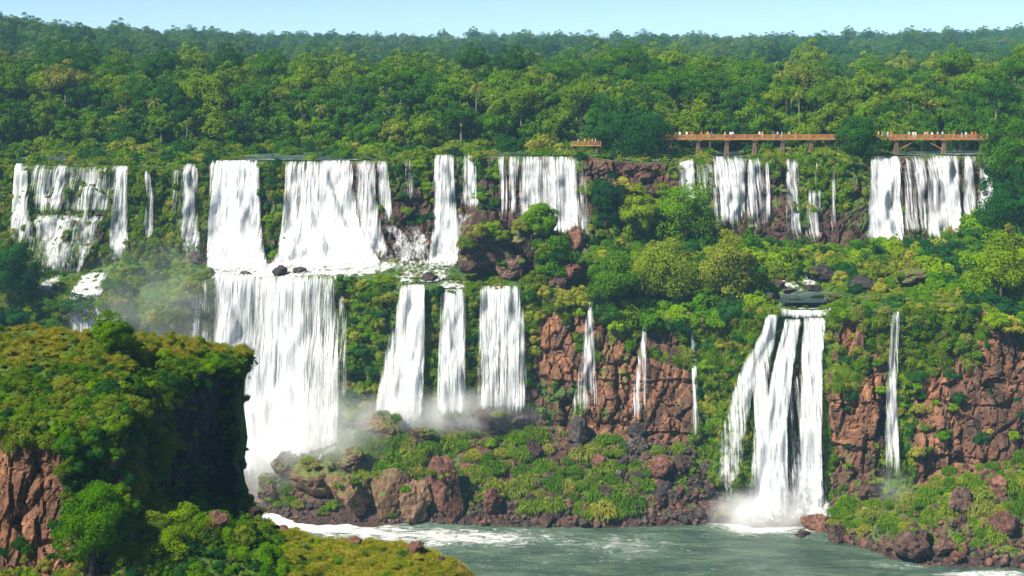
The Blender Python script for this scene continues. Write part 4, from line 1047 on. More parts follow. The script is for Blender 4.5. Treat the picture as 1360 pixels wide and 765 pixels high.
def finish_shrubs(name, keep, stuff_name, stuff_label, stuff_cat):
    """the ones that show largest become things of their own, the rest one mass"""
    L = sorted([b for b in ALLB if b['name'] == name], key=lambda b: -b['big'])
    c = {}
    for b in sorted(L[:keep], key=lambda b: b['px']):
        key = (b['look'], b['where']); c[key] = c.get(key, 0) + 1
        o = put(name, b['me']); o.location = b['loc']; o.rotation_euler = (0, 0, b['rz']); o.scale = b['sc']
        lab = f"{ordinal(c[key])} {b['look']} {b['cat']} {b['where']}, counted from left"
        tag(o, lab, b['cat'], f"{b['cat']}s {b['where']}")
    rest = L[keep:]
    if rest:
        ms = []
        for b in rest:
            if b['me'] not in ms: ms.append(b['me'])
        src = [source('plant_source', m) for m in ms]
        instancer(stuff_name, stuff_label, stuff_cat, np.array([b['loc'] for b in rest]), np.array([(0, 0, b['rz']) for b in rest]), np.array([b['sc'] for b in rest]), np.array([ms.index(b['me']) for b in rest]), src)

WATER_TOP = [(322, 402), (652, 702), (945, 992), (1195, 1322)]
shrubs(72, [(-5, 201), (880, 201), (880, 210), (-5, 218)], (1.6, 3.4), {'olive': 5, 'bright': 2, 'dry': 2, 'forest': 2}, 'along the upper river bank', avoid=[(326, 400), (655, 700)])
shrubs(64, [(-5, 198), (880, 198), (880, 204), (-5, 204)], (2.8, 5.2), {'forest': 5, 'bright': 2, 'olive': 2}, 'at the foot of the forest')
shrubs(30, [(880, 200), (1310, 200), (1310, 208), (880, 208)], (1.3, 2.6), {'olive': 4, 'bright': 2, 'dry': 1}, 'below the orange walkway', avoid=[(948, 990), (1196, 1312)])
shrubs(110, [(790, 385), (850, 335), (930, 320), (1010, 335), (1025, 390), (1000, 412), (920, 440), (800, 432)], (3.0, 5.2), {'bright': 4, 'dark': 3, 'forest': 2}, 'on terrace above orange cliff')
shrubs(60, [(780, 295), (900, 300), (1000, 322), (940, 350), (860, 350), (790, 365)], (1.4, 2.8), {'bright': 4, 'olive': 3}, 'on slope below round trees')
shrubs(16, [(780, 245), (895, 245), (895, 300), (780, 310)], (1.8, 3.4), {'dark': 3, 'forest': 2, 'bright': 1}, 'on bank beside curtain fall')
shrubs(90, [(985, 325), (1110, 332), (1225, 322), (1245, 375), (1140, 392), (1115, 372), (1020, 370)], (1.9, 4.2), {'olive': 5, 'dry': 1, 'bright': 2}, 'on terrace under right-hand falls', zs=(1.0, 1.35), sink=0.1)
shrubs(64, [(1225, 330), (1290, 300), (1375, 250), (1375, 430), (1300, 395), (1235, 385)], (3.0, 5.6), {'dark': 3, 'bright': 3, 'forest': 2}, 'on wooded right-hand bank')
shrubs(20, [(1305, 195), (1375, 195), (1375, 300), (1318, 310)], (3.0, 5.0), {'dark': 2, 'forest': 4}, 'right of the last upper fall')
shrubs(14, [(1095, 395), (1180, 405), (1250, 388), (1375, 425), (1375, 440), (1250, 412), (1100, 425)], (1.4, 2.8), {'olive': 4, 'dry': 3, 'bright': 1}, 'topping the brown right cliff')
shrubs(46, [(448, 368), (525, 372), (500, 470), (490, 560), (462, 560), (463, 400)], (1.5, 3.0), {'dark': 2, 'bright': 4, 'forest': 3}, 'on cliff left of slanting fall', zs=(0.7, 1.0))
shrubs(16, [(562, 388), (584, 388), (580, 500), (566, 500)], (1.1, 2.0), {'bright': 2, 'olive': 3}, 'left of middle lower fall')
shrubs(14, [(619, 388), (635, 388), (633, 480), (621, 480)], (1.0, 1.8), {'bright': 3, 'olive': 2}, 'right of middle lower fall')
shrubs(18, [(698, 375), (735, 375), (715, 450), (700, 520)], (1.5, 3.0), {'bright': 3, 'olive': 2, 'dark': 1}, 'right of three lower falls')
shrubs(8, [(735, 385), (778, 390), (775, 415), (738, 420)], (1.6, 2.6), {'dry': 4, 'olive': 1}, 'overhanging orange cliff top')
shrubs(24, [(150, 350), (225, 340), (275, 385), (280, 440), (150, 440)], (1.6, 3.2), {'bright': 3, 'olive': 3, 'forest': 2}, 'on misty slope at left')
shrubs(20, [(-5, 300), (14, 300), (45, 350), (60, 400), (140, 410), (80, 440), (-5, 440)], (2.2, 4.4), {'dark': 4, 'forest': 2}, 'under the far-left cascades')
shrubs(22, [(346, 215), (376, 215), (368, 340), (348, 340)], (1.2, 2.2), {'bright': 2, 'olive': 2, 'forest': 2}, 'on pillar between broad falls')
shrubs(14, [(520, 215), (575, 215), (572, 300), (540, 300)], (1.2, 2.2), {'olive': 3, 'forest': 2}, 'left of the double fall')
shrubs(12, [(633, 212), (662, 212), (660, 280), (636, 280)], (1.2, 2.2), {'olive': 3, 'bright': 2, 'forest': 2}, 'right of the double fall')
shrubs(24, [(925, 420), (1012, 415), (990, 470), (950, 520), (930, 560)], (1.2, 2.6), {'olive': 4, 'bright': 2}, 'on wall left of triple fall')
shrubs(26, [(1190, 420), (1225, 420), (1235, 600), (1205, 640)], (1.0, 2.2), {'olive': 3, 'bright': 3}, 'right of solitary thin fall')
shrubs(14, [(1230, 440), (1365, 460), (1365, 600), (1240, 610)], (0.9, 2.0), {'olive': 4, 'bright': 1, 'dry': 1}, 'clinging to brown right-hand cliff')
shrubs(9, [(1098, 420), (1172, 425), (1168, 640), (1104, 640)], (0.8, 1.9), {'olive': 4, 'bright': 2}, 'between triple and thin falls')
# mossy mounds on the island and on the right-hand boulder slope
shrubs(128, [(480, 580), (520, 568), (640, 572), (700, 560), (745, 600), (830, 575), (905, 595), (870, 640), (840, 685), (700, 680), (600, 640), (520, 625), (430, 645), (420, 620)], (1.2, 3.2), {'tuft': 8, 'dry': 1}, 'on the rocky island', name='tussock', cat='tussock', meshes=TUSS, mind=0.85, sink=0.22, zs=(0.9, 1.25))
shrubs(82, [(1090, 690), (1130, 668), (1210, 660), (1260, 625), (1365, 605), (1365, 690), (1310, 730), (1200, 722)], (1.0, 2.8), {'tuft': 8, 'dry': 1}, 'on the right-hand boulder slope', name='tussock', cat='tussock', meshes=TUSS, mind=0.85, sink=0.22, zs=(0.9, 1.25))

# single trees that stand out on the terraces
def solo(px, py, hpx, wpx, kind, label, Y=None, seed=0, bvh=None, fine=0.55, name='round_tree', low=-0.9):
    p, _ = hit(px, py, bvh)
    if Y is not None: p = at(px, py, Y)
    s = p.y / F; h = hpx * s; R = wpx * s / 2
    v = tree_variant(500 + seed, h, R * 0.78, h * 0.42, 44, R * 0.33, 240 if fine > 0.3 else 480, fine * 0.85, M['leaf_' + kind], M['bark_dark'], low=low)
    plant_tree(v, (p.x, p.y, p.z - 0.2), seed, 1.0, name, label, 'tree', None)
solo(848, 318, 66, 52, 'forest', 'compact round tree left of the taller one, below the walkway end', seed=1)
solo(912, 326, 82, 78, 'bright', 'large round bright green tree in front of the short pale waterfall', seed=2)
solo(850, 226, 100, 106, 'dark', 'massive dark tree hiding the left end of the walkway', Y=438, seed=3, fine=0.6)
solo(800, 218, 84, 60, 'dark', 'dark tree at the cliff edge just right of the lookout', Y=446, seed=13, fine=0.6)
solo(805, 300, 60, 50, 'dark', 'dark shadowed tree on the bank right of the curtain fall', seed=4)
solo(18, 404, 76, 72, 'dark', 'rounded dark tree at the left edge below the cascades', seed=5)
solo(1140, 222, 62, 66, 'forest', 'bushy tree that covers the gap between the two walkway spans', Y=434, seed=6)
solo(1333, 260, 100, 80, 'forest', 'tall tree on the right edge at the walkway end', seed=7, fine=0.6)
solo(1350, 340, 110, 100, 'dark', 'big dark tree on the right-hand bank beside the last upper falls', seed=8, fine=0.6)
solo(1330, 400, 80, 90, 'forest', 'broad tree on the right-hand bank above the brown cliff', seed=9, fine=0.6)
solo(960, 400, 78, 84, 'olive', 'broad leafy tree on the terrace left of the triple fall', seed=10)
solo(880, 405, 80, 92, 'forest', 'broad leafy tree on the terrace above the orange cliff', seed=11)
solo(820, 408, 70, 76, 'forest', 'leafy tree at the left of the terrace above the orange cliff', seed=12)
solo(735, 375, 66, 52, 'forest', 'dense bush-like tree growing between the mossy boulders', Y=386, seed=14)
solo(715, 318, 44, 50, 'bright', 'small round tree on top of the mossy boulders', Y=388, seed=15)

# headland vegetation
HB = TH['bvh']
shrubs(110, [(-5, 492), (110, 474), (150, 448), (215, 462), (250, 500), (190, 560), (100, 592), (-5, 578)], (0.6, 1.8), {'olive': 4, 'bright': 2, 'dark': 3, 'forest': 2}, 'on the headland slope', meshes=FBUSH, bvh=HB, sink=0.3)
shrubs(44, [(185, 455), (322, 470), (322, 492), (260, 520), (200, 560)], (0.5, 1.3), {'olive': 4, 'bright': 2}, 'above the black headland face', meshes=FBUSH, bvh=HB)
shrubs(40, [(165, 672), (330, 675), (345, 715), (200, 720)], (1.0, 2.0), {'bright': 4, 'olive': 3, 'forest': 1}, 'under the black headland face', meshes=FBUSH, bvh=HB, zs=(0.9, 1.3))
shrubs(30, [(400, 728), (560, 738), (640, 775), (400, 775)], (0.4, 1.0), {'bright': 3, 'olive': 3}, 'on the grassy spur', meshes=FBUSH, bvh=HB)
shrubs(90, [(170, 650), (325, 660), (345, 700), (430, 735), (420, 770), (100, 770), (130, 700)], (0.6, 1.5), {'bright': 5, 'olive': 3, 'dark': 1}, 'at foot of the headland', meshes=FBUSH, bvh=HB)
shrubs(34, [(215, 520), (322, 490), (328, 600), (320, 650), (230, 650)], (0.3, 0.9), {'dark': 4, 'forest': 2}, 'clinging to the black headland face', meshes=FBUSH, bvh=HB)
shrubs(26, [(300, 655), (345, 668), (380, 715), (320, 712)], (0.7, 1.5), {'bright': 4, 'olive': 3}, 'at the corner of the black headland face', meshes=FBUSH, bvh=HB)
shrubs(46, [(72, 570), (180, 540), (215, 540), (222, 600), (195, 665), (90, 700)], (0.6, 1.6), {'dark': 5, 'forest': 2, 'olive': 2}, 'hanging on the headland wall', meshes=FBUSH, bvh=HB)
shrubs(60, [(70, 590), (190, 560), (190, 765), (75, 765), (0, 765), (0, 720), (70, 720)], (0.5, 1.4), {'olive': 3, 'bright': 2, 'forest': 2}, 'on orange headland rock', meshes=FBUSH, bvh=HB)
solo(122, 748, 110, 92, 'bright', 'dark leafy tree at the foot of the orange headland rock', Y=146, seed=20, fine=0.2)
solo(150, 470, 52, 52, 'bright', 'leafy sapling topping the headland ridge', seed=21, bvh=HB, fine=0.16)
solo(205, 640, 70, 60, 'olive', 'olive sapling against the black headland face', seed=22, bvh=HB, fine=0.16)

for px_, py_, Y_, r_, k_, w_ in ((622, 322, 383, 2.6, 'olive', 'capping the huge boulder'), (636, 306, 383, 2.8, 'olive', 'capping the huge boulder'), (655, 302, 385, 2.8, 'bright', 'capping the huge boulder'), (668, 312, 384, 2.0, 'olive', 'capping the huge boulder'),
                           (690, 300, 386, 2.4, 'olive', 'capping the leaning slab'), (706, 292, 387, 2.4, 'bright', 'capping the leaning slab'), (722, 330, 384, 2.6, 'forest', 'between the outcrop boulders'), (738, 338, 384, 3.0, 'dark', 'between the outcrop boulders'), (744, 360, 383, 2.6, 'forest', 'between the outcrop boulders'), (720, 358, 383, 2.2, 'bright', 'between the outcrop boulders'), (662, 380, 380, 1.4, 'olive', 'at the foot of the huge boulder'), (600, 385, 380, 1.2, 'olive', 'at the foot of the huge boulder')):
    p_ = at(px_, py_, Y_)
    ALLB.append(dict(name='shrub', me=BUSH[k_][0], loc=(p_.x, p_.y, p_.z - 0.3 * r_), rz=px_ * 1.0, sc=(r_, r_, r_ * 0.9), px=px_, big=99, look={'olive': 'olive green', 'bright': 'bright green', 'forest': 'deep green', 'dark': 'dark green'}[k_], cat='shrub', where=w_))
finish_shrubs('shrub', 298, 'low_shrubs', 'scattered small shrubs filling in between the larger bushes', 'shrubs')
finish_shrubs('tussock', 230, 'low_tussocks', 'small mossy tussocks between the larger ones', 'tussocks')

# creepers, moss and grass: small plants nobody could count
def cover(T_, name, label, n, weight, srcs, smin, smax, up, cat='ground cover', flat=(0.55, 1.0)):
    w = weight / weight.sum(); rng = np.random.default_rng(len(name))
    ii = rng.choice(len(w), n, p=w)
    pts = T_['V'][ii] + rng.normal(size=(n, 3)) * 0.25
    sc = smin + (smax - smin) * rng.random(n) ** 2
    scl = np.stack([sc, sc, sc * (flat[0] + (flat[1] - flat[0]) * rng.random(n))], 1)
    instancer(name, label, cat, pts, align_rots(T_['N'][ii], rng, up), scl, rng.integers(0, len(srcs), n), srcs)
V3 = TM['V']; nr, nc = TM['nr'], TM['nc']
g = V3.reshape(nr, nc, 3); area = np.linalg.norm(np.cross(np.gradient(g, axis=1), np.gradient(g, axis=0)), axis=2).ravel()
infr = (TM['PX'] > -40) & (TM['PX'] < 1400)
mo = sstep(0.42, 0.62, TM['moss'] + 0.35 * fbm(V3 * 0.3 + 4, 3)); RKm = TM['RK']
screen = np.abs(TM['N'][:, 1]) * 0.8 + 0.2
wc = area * mo * infr * (RKm > 1.2) * (RKm < 7.0) * screen * np.where((RKm > 4) & (RKm < 6), 0.6, 1.0)
csrc = [source('creeper_source', m) for m in (bush_mesh('c1', M['leaf_olive'], 601, 7, 26, 0.24, 0.5), bush_mesh('c2', M['leaf_bright'], 602, 7, 26, 0.24, 0.5), bush_mesh('c3', M['leaf_forest'], 603, 7, 26, 0.24, 0.5), tussock_mesh('c4', M['leaf_tuft'], 604, 160, 0.06), tussock_mesh('c5', M['leaf_dry'], 605, 160, 0.06))]
csrc = csrc + [csrc[0], csrc[1], csrc[1], csrc[2], csrc[2], csrc[2], csrc[3]]
WET = [(3.0, 4.1, 284, 446), (3.0, 4.1, 512, 562), (3.0, 4.1, 584, 618), (3.0, 4.1, 636, 697), (3.96, 6.15, 270, 524), (3.96, 6.1, 562, 622), (3.0, 5.2, 1030, 1100), (6.0, 7.1, 278, 345), (6.0, 7.1, 378, 500), (6.0, 7.1, 576, 632), (6.0, 7.1, 662, 770), (6.0, 7.1, 1154, 1318), (6.0, 7.1, 948, 1004), (6.0, 7.1, 16, 140), (6.0, 7.1, 148, 169), (6.0, 7.1, 243, 262)]
dry_ = np.ones(len(V3))
for a_, b_, c_, d_ in WET: dry_ *= 1 - ((RKm > a_) & (RKm < b_) & (TM['PX'] > c_) & (TM['PX'] < d_)) * (0.62 if c_ == 16 else 0.92)
wc = wc * dry_
vsrc = [source('vine_source', m) for m in (tussock_mesh('v1', M['leaf_tuft'], 641, 260, 0.04, 2.4), tussock_mesh('v2', M['leaf_olive'], 642, 260, 0.04, 2.4), tussock_mesh('v3', M['leaf_tuft'], 643, 260, 0.04, 2.4))]
wv = area * infr * ((RKm > 3.55) & (RKm < 4.02)) * (((TM['PX'] > 1108) & (TM['PX'] < 1380)) * 1.0 + ((TM['PX'] > 700) & (TM['PX'] < 1015)) * 0.8) * sstep(0.42, 0.62, 0.5 + 0.5 * fbm(V3 * 0.12 + 61, 3) + 0.5 * (RKm - 3.75)) * dry_
cover(TM, 'hanging_grass', 'olive and straw coloured grass hanging down the cliff faces from their tops', 600, wv, vsrc, 0.7, 1.9, 0.1, 'grass', (0.9, 1.5))
cover(TM, 'creepers', 'tangle of small ferns, creepers and moss coating the cliffs and ledges', 34000, wc, csrc, 0.35, 1.15, 0.25)
wt = area * infr * ((RKm > 7.0) & (RKm < 8.25)) * sstep(0.0, 0.2, fbm(V3 * 0.06 + 20, 2) + 0.25) * (1 - 0.95 * np.max([(TM['PX'] > a) & (TM['PX'] < b) for a, b in WATER_TOP], axis=0))
cover(TM, 'bank_undergrowth', 'low olive and green undergrowth along the upper river bank', 5200, wt, csrc, 0.6, 1.9, 1.0, 'undergrowth', (0.7, 1.2))
hsrc = [source('herb_source', m) for m in (bush_mesh('h1', M['leaf_olive'], 611, 8, 40, 0.15, 0.6), bush_mesh('h2', M['leaf_bright'], 612, 8, 40, 0.15, 0.6), bush_mesh('h3', M['leaf_forest'], 613, 8, 40, 0.15, 0.6), tussock_mesh('h4', M['leaf_gold'], 614, 300, 0.02, 0.15, 2.2), tussock_mesh('h5', M['leaf_tuft'], 615, 260, 0.03))]
hv = TH['V']; hm = sstep(0.3, 0.55, TH['moss'] + 0.3 * fbm(hv * 0.5, 3)) * (TH['PX'] > -60) * (TH['RK'] > 0.55) * (TH['RK'] < 4.6)
hflat = (TH['RK'] > 3.5 + 0.25 * fbm(hv * 0.25, 2))
cover(TH, 'headland_grass', 'straw and olive grasses matting the top and spur of the headland', 9500, hm * (hflat | ((TH['PX'] > 380) & (TH['RK'] > 0.7))) * (0.3 + (TH['PX'] > -10)), [hsrc[3], hsrc[3], hsrc[3], hsrc[4]], 0.25, 0.6, 1.0, 'grass')
cover(TH, 'headland_undergrowth', 'leafy undergrowth of herbs and ferns on the headland sides', 6500, hm * (~hflat) * (1 - 0.8 * (TH['PX'] > 400)) * np.where(TH['face'] > 0.5, 1.0, 1.6), [hsrc[0], hsrc[1], hsrc[2], hsrc[1], hsrc[4]], 0.2, 0.65, 0.4, 'undergrowth')

# ------------------------------------------------------------------ boulders
def rock_mesh(name, seed, sub=3, planes=13, rough=0.06, squash=(1, 1, 0.8)):
    rng = np.random.default_rng(seed)
    bm = bmesh.new(); bmesh.ops.create_icosphere(bm, subdivisions=sub, radius=1)
    d = np.array([v.co[:] for v in bm.verts]); f = np.array([[v.index for v in q.verts] for q in bm.faces]); bm.free(); d = unit(d)
    n = unit(rng.normal(size=(planes, 3))); hh = 0.5 + 0.42 * rng.random(planes)
    r = np.full(len(d), 1.15)
    for k in range(planes):
        c = d @ n[k]; r = np.where(c > 0.05, np.minimum(r, hh[k] / np.maximum(c, 0.05)), r)
    w1, w2, wc = worley(d * 2.1 + seed * 1.7)
    r = r * (1 + rough * fbm(d * 2.5 + seed, 4) + 0.16 * (wc - 0.5) - 0.10 * sstep(0.12, 0.0, w2 - w1)) + 0.04 * fbm(d * 7 + seed, 3)
    vv = d * r[:, None]; vv = vv / np.abs(vv).max(0)
    return mesh_np(name, vv * np.array(squash), None, f, smooth=False)
ROCKS = {}
def rock_set(key, n=5, sub=3):
    if key not in ROCKS:
        ROCKS[key] = []
        for i in range(n):
            me = rock_mesh('boulder_mesh', 700 + 13 * i + len(key), sub); me.materials.append(M['rock_' + key]); ROCKS[key].append(me)
    return ROCKS[key]
rngR = np.random.default_rng(77)
CAPS = []
def boulder(px, py, wpx, hpx, key, label, seed, bvh=None, Y=None, rz=None, deep=None, squash=None, name='boulder'):
    """big boulder whose visible base is at row py"""
    p, _ = hit(px, py, bvh)
    for _k in range(12):
        if p is None: py += 4; p, _ = hit(px, py, bvh)
    if Y is not None: p = at(px, py, Y)
    s = p.y / F; w = wpx * s / 2; h = hpx * s / 2
    me = rock_mesh('boulder', 800 + seed, 4, 12, 0.10, (1, 1, 1)); me.materials.append(M['rock_' + key])
    me.polygons.foreach_set('use_smooth', np.zeros(len(me.polygons), bool))
    o = put(name, me); d = deep or w * 0.9
    o.scale = (w, d, h * 1.08); o.location = (p.x, p.y + d * 0.35, p.z + h * 0.92); o.rotation_euler = (0.1 * math.sin(seed), 0.12 * math.cos(seed * 2.1), 0.25 * math.sin(seed * 1.3))
    tag(o, label, 'boulder')
    if key.startswith('mossy') or wpx > 45: CAPS.append((o.location.copy(), w, d, h, seed))
BL = [
 (643, 372, 84, 92, 'mossy_brown', 'huge moss-capped boulder right of the double upper fall', 386),
 (703, 365, 58, 82, 'mossy_brown', 'tall leaning slab right of the huge moss-capped boulder', 388),
 (682, 370, 50, 30, 'brown', 'low brown boulder at the foot of the tall leaning slab', 384),
 (758, 352, 36, 56, 'rust', 'upright rusty red boulder at right of the mossy boulder group', 388),
 (762, 378, 40, 30, 'rust', 'rusty block on the ledge above the orange cliff', 383),
 (742, 386, 34, 20, 'brown', 'brown block beside the rusty block on the ledge', 382),
 (373, 370, 26, 18, 'dark', 'wet black boulder splitting the foot of the widest upper fall', 390),
 (324, 372, 24, 12, 'dark', 'wet black boulder at the foot of the broad upper fall', 390),
 (397, 364, 20, 10, 'dark', 'small wet boulder right of the black boulder at the falls foot', 391),
 (258, 352, 26, 18, 'dark', 'dark boulder under the narrow fall left of the broad one', 394),
 (272, 368, 26, 12, 'mossy_dark', 'dark boulder at the ledge left of the great lower fall', 390),
 (570, 378, 28, 16, 'dark', 'wet rock on the ledge left of the huge moss-capped boulder', 386),
 (510, 585, 52, 42, 'mossy_tan', 'orange-topped mossy boulder crowning the left of the island', None),
 (560, 592, 34, 26, 'mossy_brown', 'small mossy boulder beside the orange-topped one', None),
 (603, 578, 46, 36, 'mossy_dark', 'grey boulder crowning the island below the middle lower fall', None),
 (652, 578, 58, 38, 'brown', 'broad brown boulder crowning the island below the rightmost lower fall', None),
 (690, 575, 34, 28, 'dark', 'dark boulder at the foot of the rightmost lower fall', None),
 (766, 590, 34, 40, 'dark', 'wet black boulder struck by the slim free-falling spout', None),
 (845, 584, 28, 24, 'dark', 'wet black boulder under the wispy spout', None),
 (425, 660, 80, 62, 'mossy_tan', 'big tan mossy boulder at the misty left of the island', None),
 (380, 640, 44, 40, 'mossy_brown', 'mist-veiled boulder left of the big tan one', None),
 (465, 690, 74, 74, 'mossy_tan', 'tan boulder at the waterline left of the split', None),
 (523, 690, 62, 84, 'mossy_tan', 'tall tan boulder with mossy top at the waterline', None),
 (548, 694, 56, 62, 'tan', 'smooth egg-shaped tan boulder at the waterline', None),
 (590, 690, 62, 84, 'rust', 'reddish angular boulder with dark shaded side at the waterline', None),
 (652, 684, 34, 34, 'rust', 'red boulder at the waterline right of the shaded one', None),
 (470, 632, 46, 42, 'mossy_brown', 'brown boulder high on the left of the island', None),
 (355, 668, 50, 40, 'mossy_brown', 'boulder in the mist at the left tip of the island', None),
 (877, 640, 40, 34, 'rust', 'red boulder near the right end of the island', None),
 (905, 632, 32, 26, 'brown', 'brown boulder right of the red one near the island end', None),
 (845, 600, 34, 22, 'dark', 'dark slab above the red boulder on the island', None),
 (806, 668, 32, 22, 'brown', 'brown boulder low on the right half of the island', None),
 (710, 610, 30, 26, 'brown', 'brown boulder in the rubble gully of the island', None),
 (793, 628, 26, 24, 'rust', 'rusty boulder among tussocks right of the rubble gully', None),
 (1082, 712, 40, 36, 'rust', 'red angular boulder at the left tip of the right-hand slope', None),
 (1068, 726, 34, 24, 'brown', 'brown boulder at the waterline at the left tip of the right slope', None),
 (1112, 722, 36, 26, 'brown', 'brown boulder beside the tip of the right-hand slope', None),
 (1215, 744, 64, 52, 'brown', 'large brown boulder at the waterline of the right-hand slope', None),
 (1278, 682, 36, 36, 'brown', 'dark square boulder halfway up the right-hand slope', None),
 (1330, 660, 34, 30, 'rust', 'rusty boulder high at the right edge slope', None),
 (1340, 712, 44, 30, 'rust', 'red boulder low at the right edge slope', None),
 (1255, 740, 36, 26, 'brown', 'boulder right of the large brown one at the waterline', None),
 (1022, 402, 22, 14, 'dark', 'dark rock at the left end of the terrace pool lip', None),
 (1106, 404, 26, 16, 'mossy_dark', 'mossy rock at the right end of the terrace pool lip', None),
 (1048, 390, 24, 8, 'dark', 'flat dark rock breaking the surface of the terrace pool', 368),
 (1078, 386, 30, 9, 'dark', 'longer flat dark rock in the back of the terrace pool', 372),
 (1030, 388, 30, 16, 'brown', 'brown rock on the left shore of the terrace pool', None),
 (1150, 388, 40, 22, 'dark', 'dark rock beside the terrace pool', None),
 (1092, 378, 60, 26, 'dark', 'dark rock slab behind the terrace pool', None),
 (1210, 384, 46, 26, 'mossy_brown', 'mossy rock on the terrace right of the pool', None),
]
for i, (px, py, w, h, k, lab, Y) in enumerate(BL): boulder(px, py, w, h, k, lab, i, Y=Y)
for i, (px, py, w, h, k, lab) in enumerate([
 (285, 712, 36, 32, 'rust', 'red-brown rock among the bushes at the headland foot'),
 (338, 694, 26, 24, 'brown', 'rock at the base corner of the black headland face'),
 (376, 706, 16, 12, 'rust', 'small red rock on the grassy spur, leftmost'),
 (470, 722, 22, 16, 'rust', 'small red rock midway along the grassy spur'),
 (492, 724, 14, 10, 'brown', 'small brown rock right of the midway red one on the spur'),
 (552, 740, 30, 22, 'rust', 'red rock near the right end of the grassy spur'),
 (612, 752, 24, 20, 'rust', 'last red rock at the right tip of the grassy spur'),
 (585, 745, 18, 14, 'brown', 'brown rock just left of the last red one on the spur')]):
    boulder(px, py, w, h, k, lab, 60 + i, bvh=HB)
# moss and grass growing on top of the bigger boulders, and bushes round their feet
capsrc = [source('cap_source', m) for m in (TUSS['tuft'][0], TUSS['tuft'][1], TUSS['dry'][0], BUSH['olive'][0], BUSH['bright'][1])]
cp, cs, cq = [], [], []
for loc, w, d, h, sd in CAPS:
    rg = np.random.default_rng(sd)
    for k in range(8):
        a = rg.random() * 6.28; rr = rg.random() ** 0.5 * 0.75
        cp.append((loc.x + w * rr * math.cos(a), loc.y + d * rr * math.sin(a), loc.z + h * (0.74 - 0.6 * rr * rr) - 0.2)); sz = (0.2 + 0.22 * rg.random()) * min(w, 3.5) ; cs.append((sz, sz, sz * 0.7)); cq.append(int(rg.choice([0, 0, 1, 1, 2, 3])))
    for k in range(7):
        a = rg.random() * 6.28
        X = loc.x + w * 1.0 * math.cos(a); Y_ = loc.y - abs(d * math.sin(a)) * 0.9; z = ground(X, Y_, HB if loc.y < 250 else None)
        if z is None or z < 0.8: continue
        sz = (0.3 + 0.35 * rg.random()) * min(w, 3.0); cp.append((X, Y_, z)); cs.append((sz, sz, sz * 0.9)); cq.append(int(rg.choice([0, 1, 3, 4])))
instancer('boulder_moss', 'cushions of moss and grass on top of and around the big boulders', 'moss', np.array(cp), np.stack([np.zeros(len(cp)), np.zeros(len(cp)), RNG.random(len(cp)) * 6.28], 1), np.array(cs), np.array(cq), capsrc)
# medium boulders of the two slopes, one by one
def rock_field(n, region, sizes, keys, where, bvh=None, sink=0.2):
    poly = np.array(region, float); lo = poly.min(0); hi = poly.max(0); out = []; t = 0
    while len(out) < n and t < n * 60:
        t += 1; x = lo[0] + rngR.random() * (hi[0] - lo[0]); y = lo[1] + rngR.random() * (hi[1] - lo[1])
        c = False; j = len(poly) - 1
        for i in range(len(poly)):
            if (poly[i, 1] > y) != (poly[j, 1] > y) and x < (poly[j, 0] - poly[i, 0]) * (y - poly[i, 1]) / (poly[j, 1] - poly[i, 1]) + poly[i, 0]: c = not c
            j = i
        if not c: continue
        p, _ = hit(x, y, bvh)
        if p is None or p.z < -0.5: continue
        r = sizes[0] + (sizes[1] - sizes[0]) * rngR.random() ** 2.2
        if any((p - q[0]).length < 0.7 * (r + q[1]) for q in out): continue
        out.append((p, r, x))
    cn = {}
    for p, r, x in sorted(out, key=lambda q: q[2]):
        k = keys[int(rngR.integers(0, len(keys)))]; me = rock_set(k)[int(rngR.integers(0, 5))]
        cn[k] = cn.get(k, 0) + 1
        o = put('stone', me); o.location = (p.x, p.y, p.z + r * (0.55 - sink)); o.rotation_euler = (rngR.random() * 6, rngR.random() * 6, rngR.random() * 6)
        o.scale = (r * (0.8 + .5 * rngR.random()), r * (0.8 + .5 * rngR.random()), r * (0.7 + .5 * rngR.random()))
        tag(o, f"{ordinal(cn[k])} {k.replace('mossy_', 'moss-tinged ')} rock {where}, counted from left", 'rock', f'rocks {where}')
rock_field(78, [(600, 676), (700, 665), (850, 655), (945, 640), (950, 690), (850, 700), (640, 702)], (0.6, 1.9), ['brown', 'rust', 'dark'], 'along the island shore')
rock_field(60, [(835, 592), (940, 600), (948, 660), (870, 670), (820, 640)], (0.6, 1.8), ['dark', 'dark', 'brown'], 'in the dark rubble at the island end')
rock_field(34, [(690, 575), (780, 575), (740, 690), (715, 690)], (0.5, 1.4), ['dark', 'brown'], 'in the rubble gully of the island')
rock_field(52, [(1055, 728), (1100, 700), (1200, 722), (1300, 728), (1365, 735), (1365, 760), (1200, 752)], (0.5, 1.6), ['brown', 'rust'], 'along the right-hand shore')
rock_field(34, [(1230, 660), (1365, 615), (1365, 730), (1250, 715)], (0.5, 1.5), ['rust', 'brown', 'mossy_brown'], 'up the right-hand slope')
# rubble
rsel = None
wr = area * infr * (((RKm > 0.93) & (RKm < 1.6)) * 1.0 + ((RKm >= 1.6) & (RKm < 3.05)) * 0.35 + 2.0 * ((RKm > 1.2) & (RKm < 3) & (TM['PX'] > 845) & (TM['PX'] < 955)))
rsrc = [source('stone_source', m) for k in ('brown', 'dark', 'dark', 'rust') for m in rock_set(k)[:2]]
cover(TM, 'rubble', 'loose brown and black rubble along the foot of the slopes', 3600, wr * (TM['PX'] > 330), rsrc, 0.2, 0.85, 0.5, 'rubble', (0.6, 1.0))

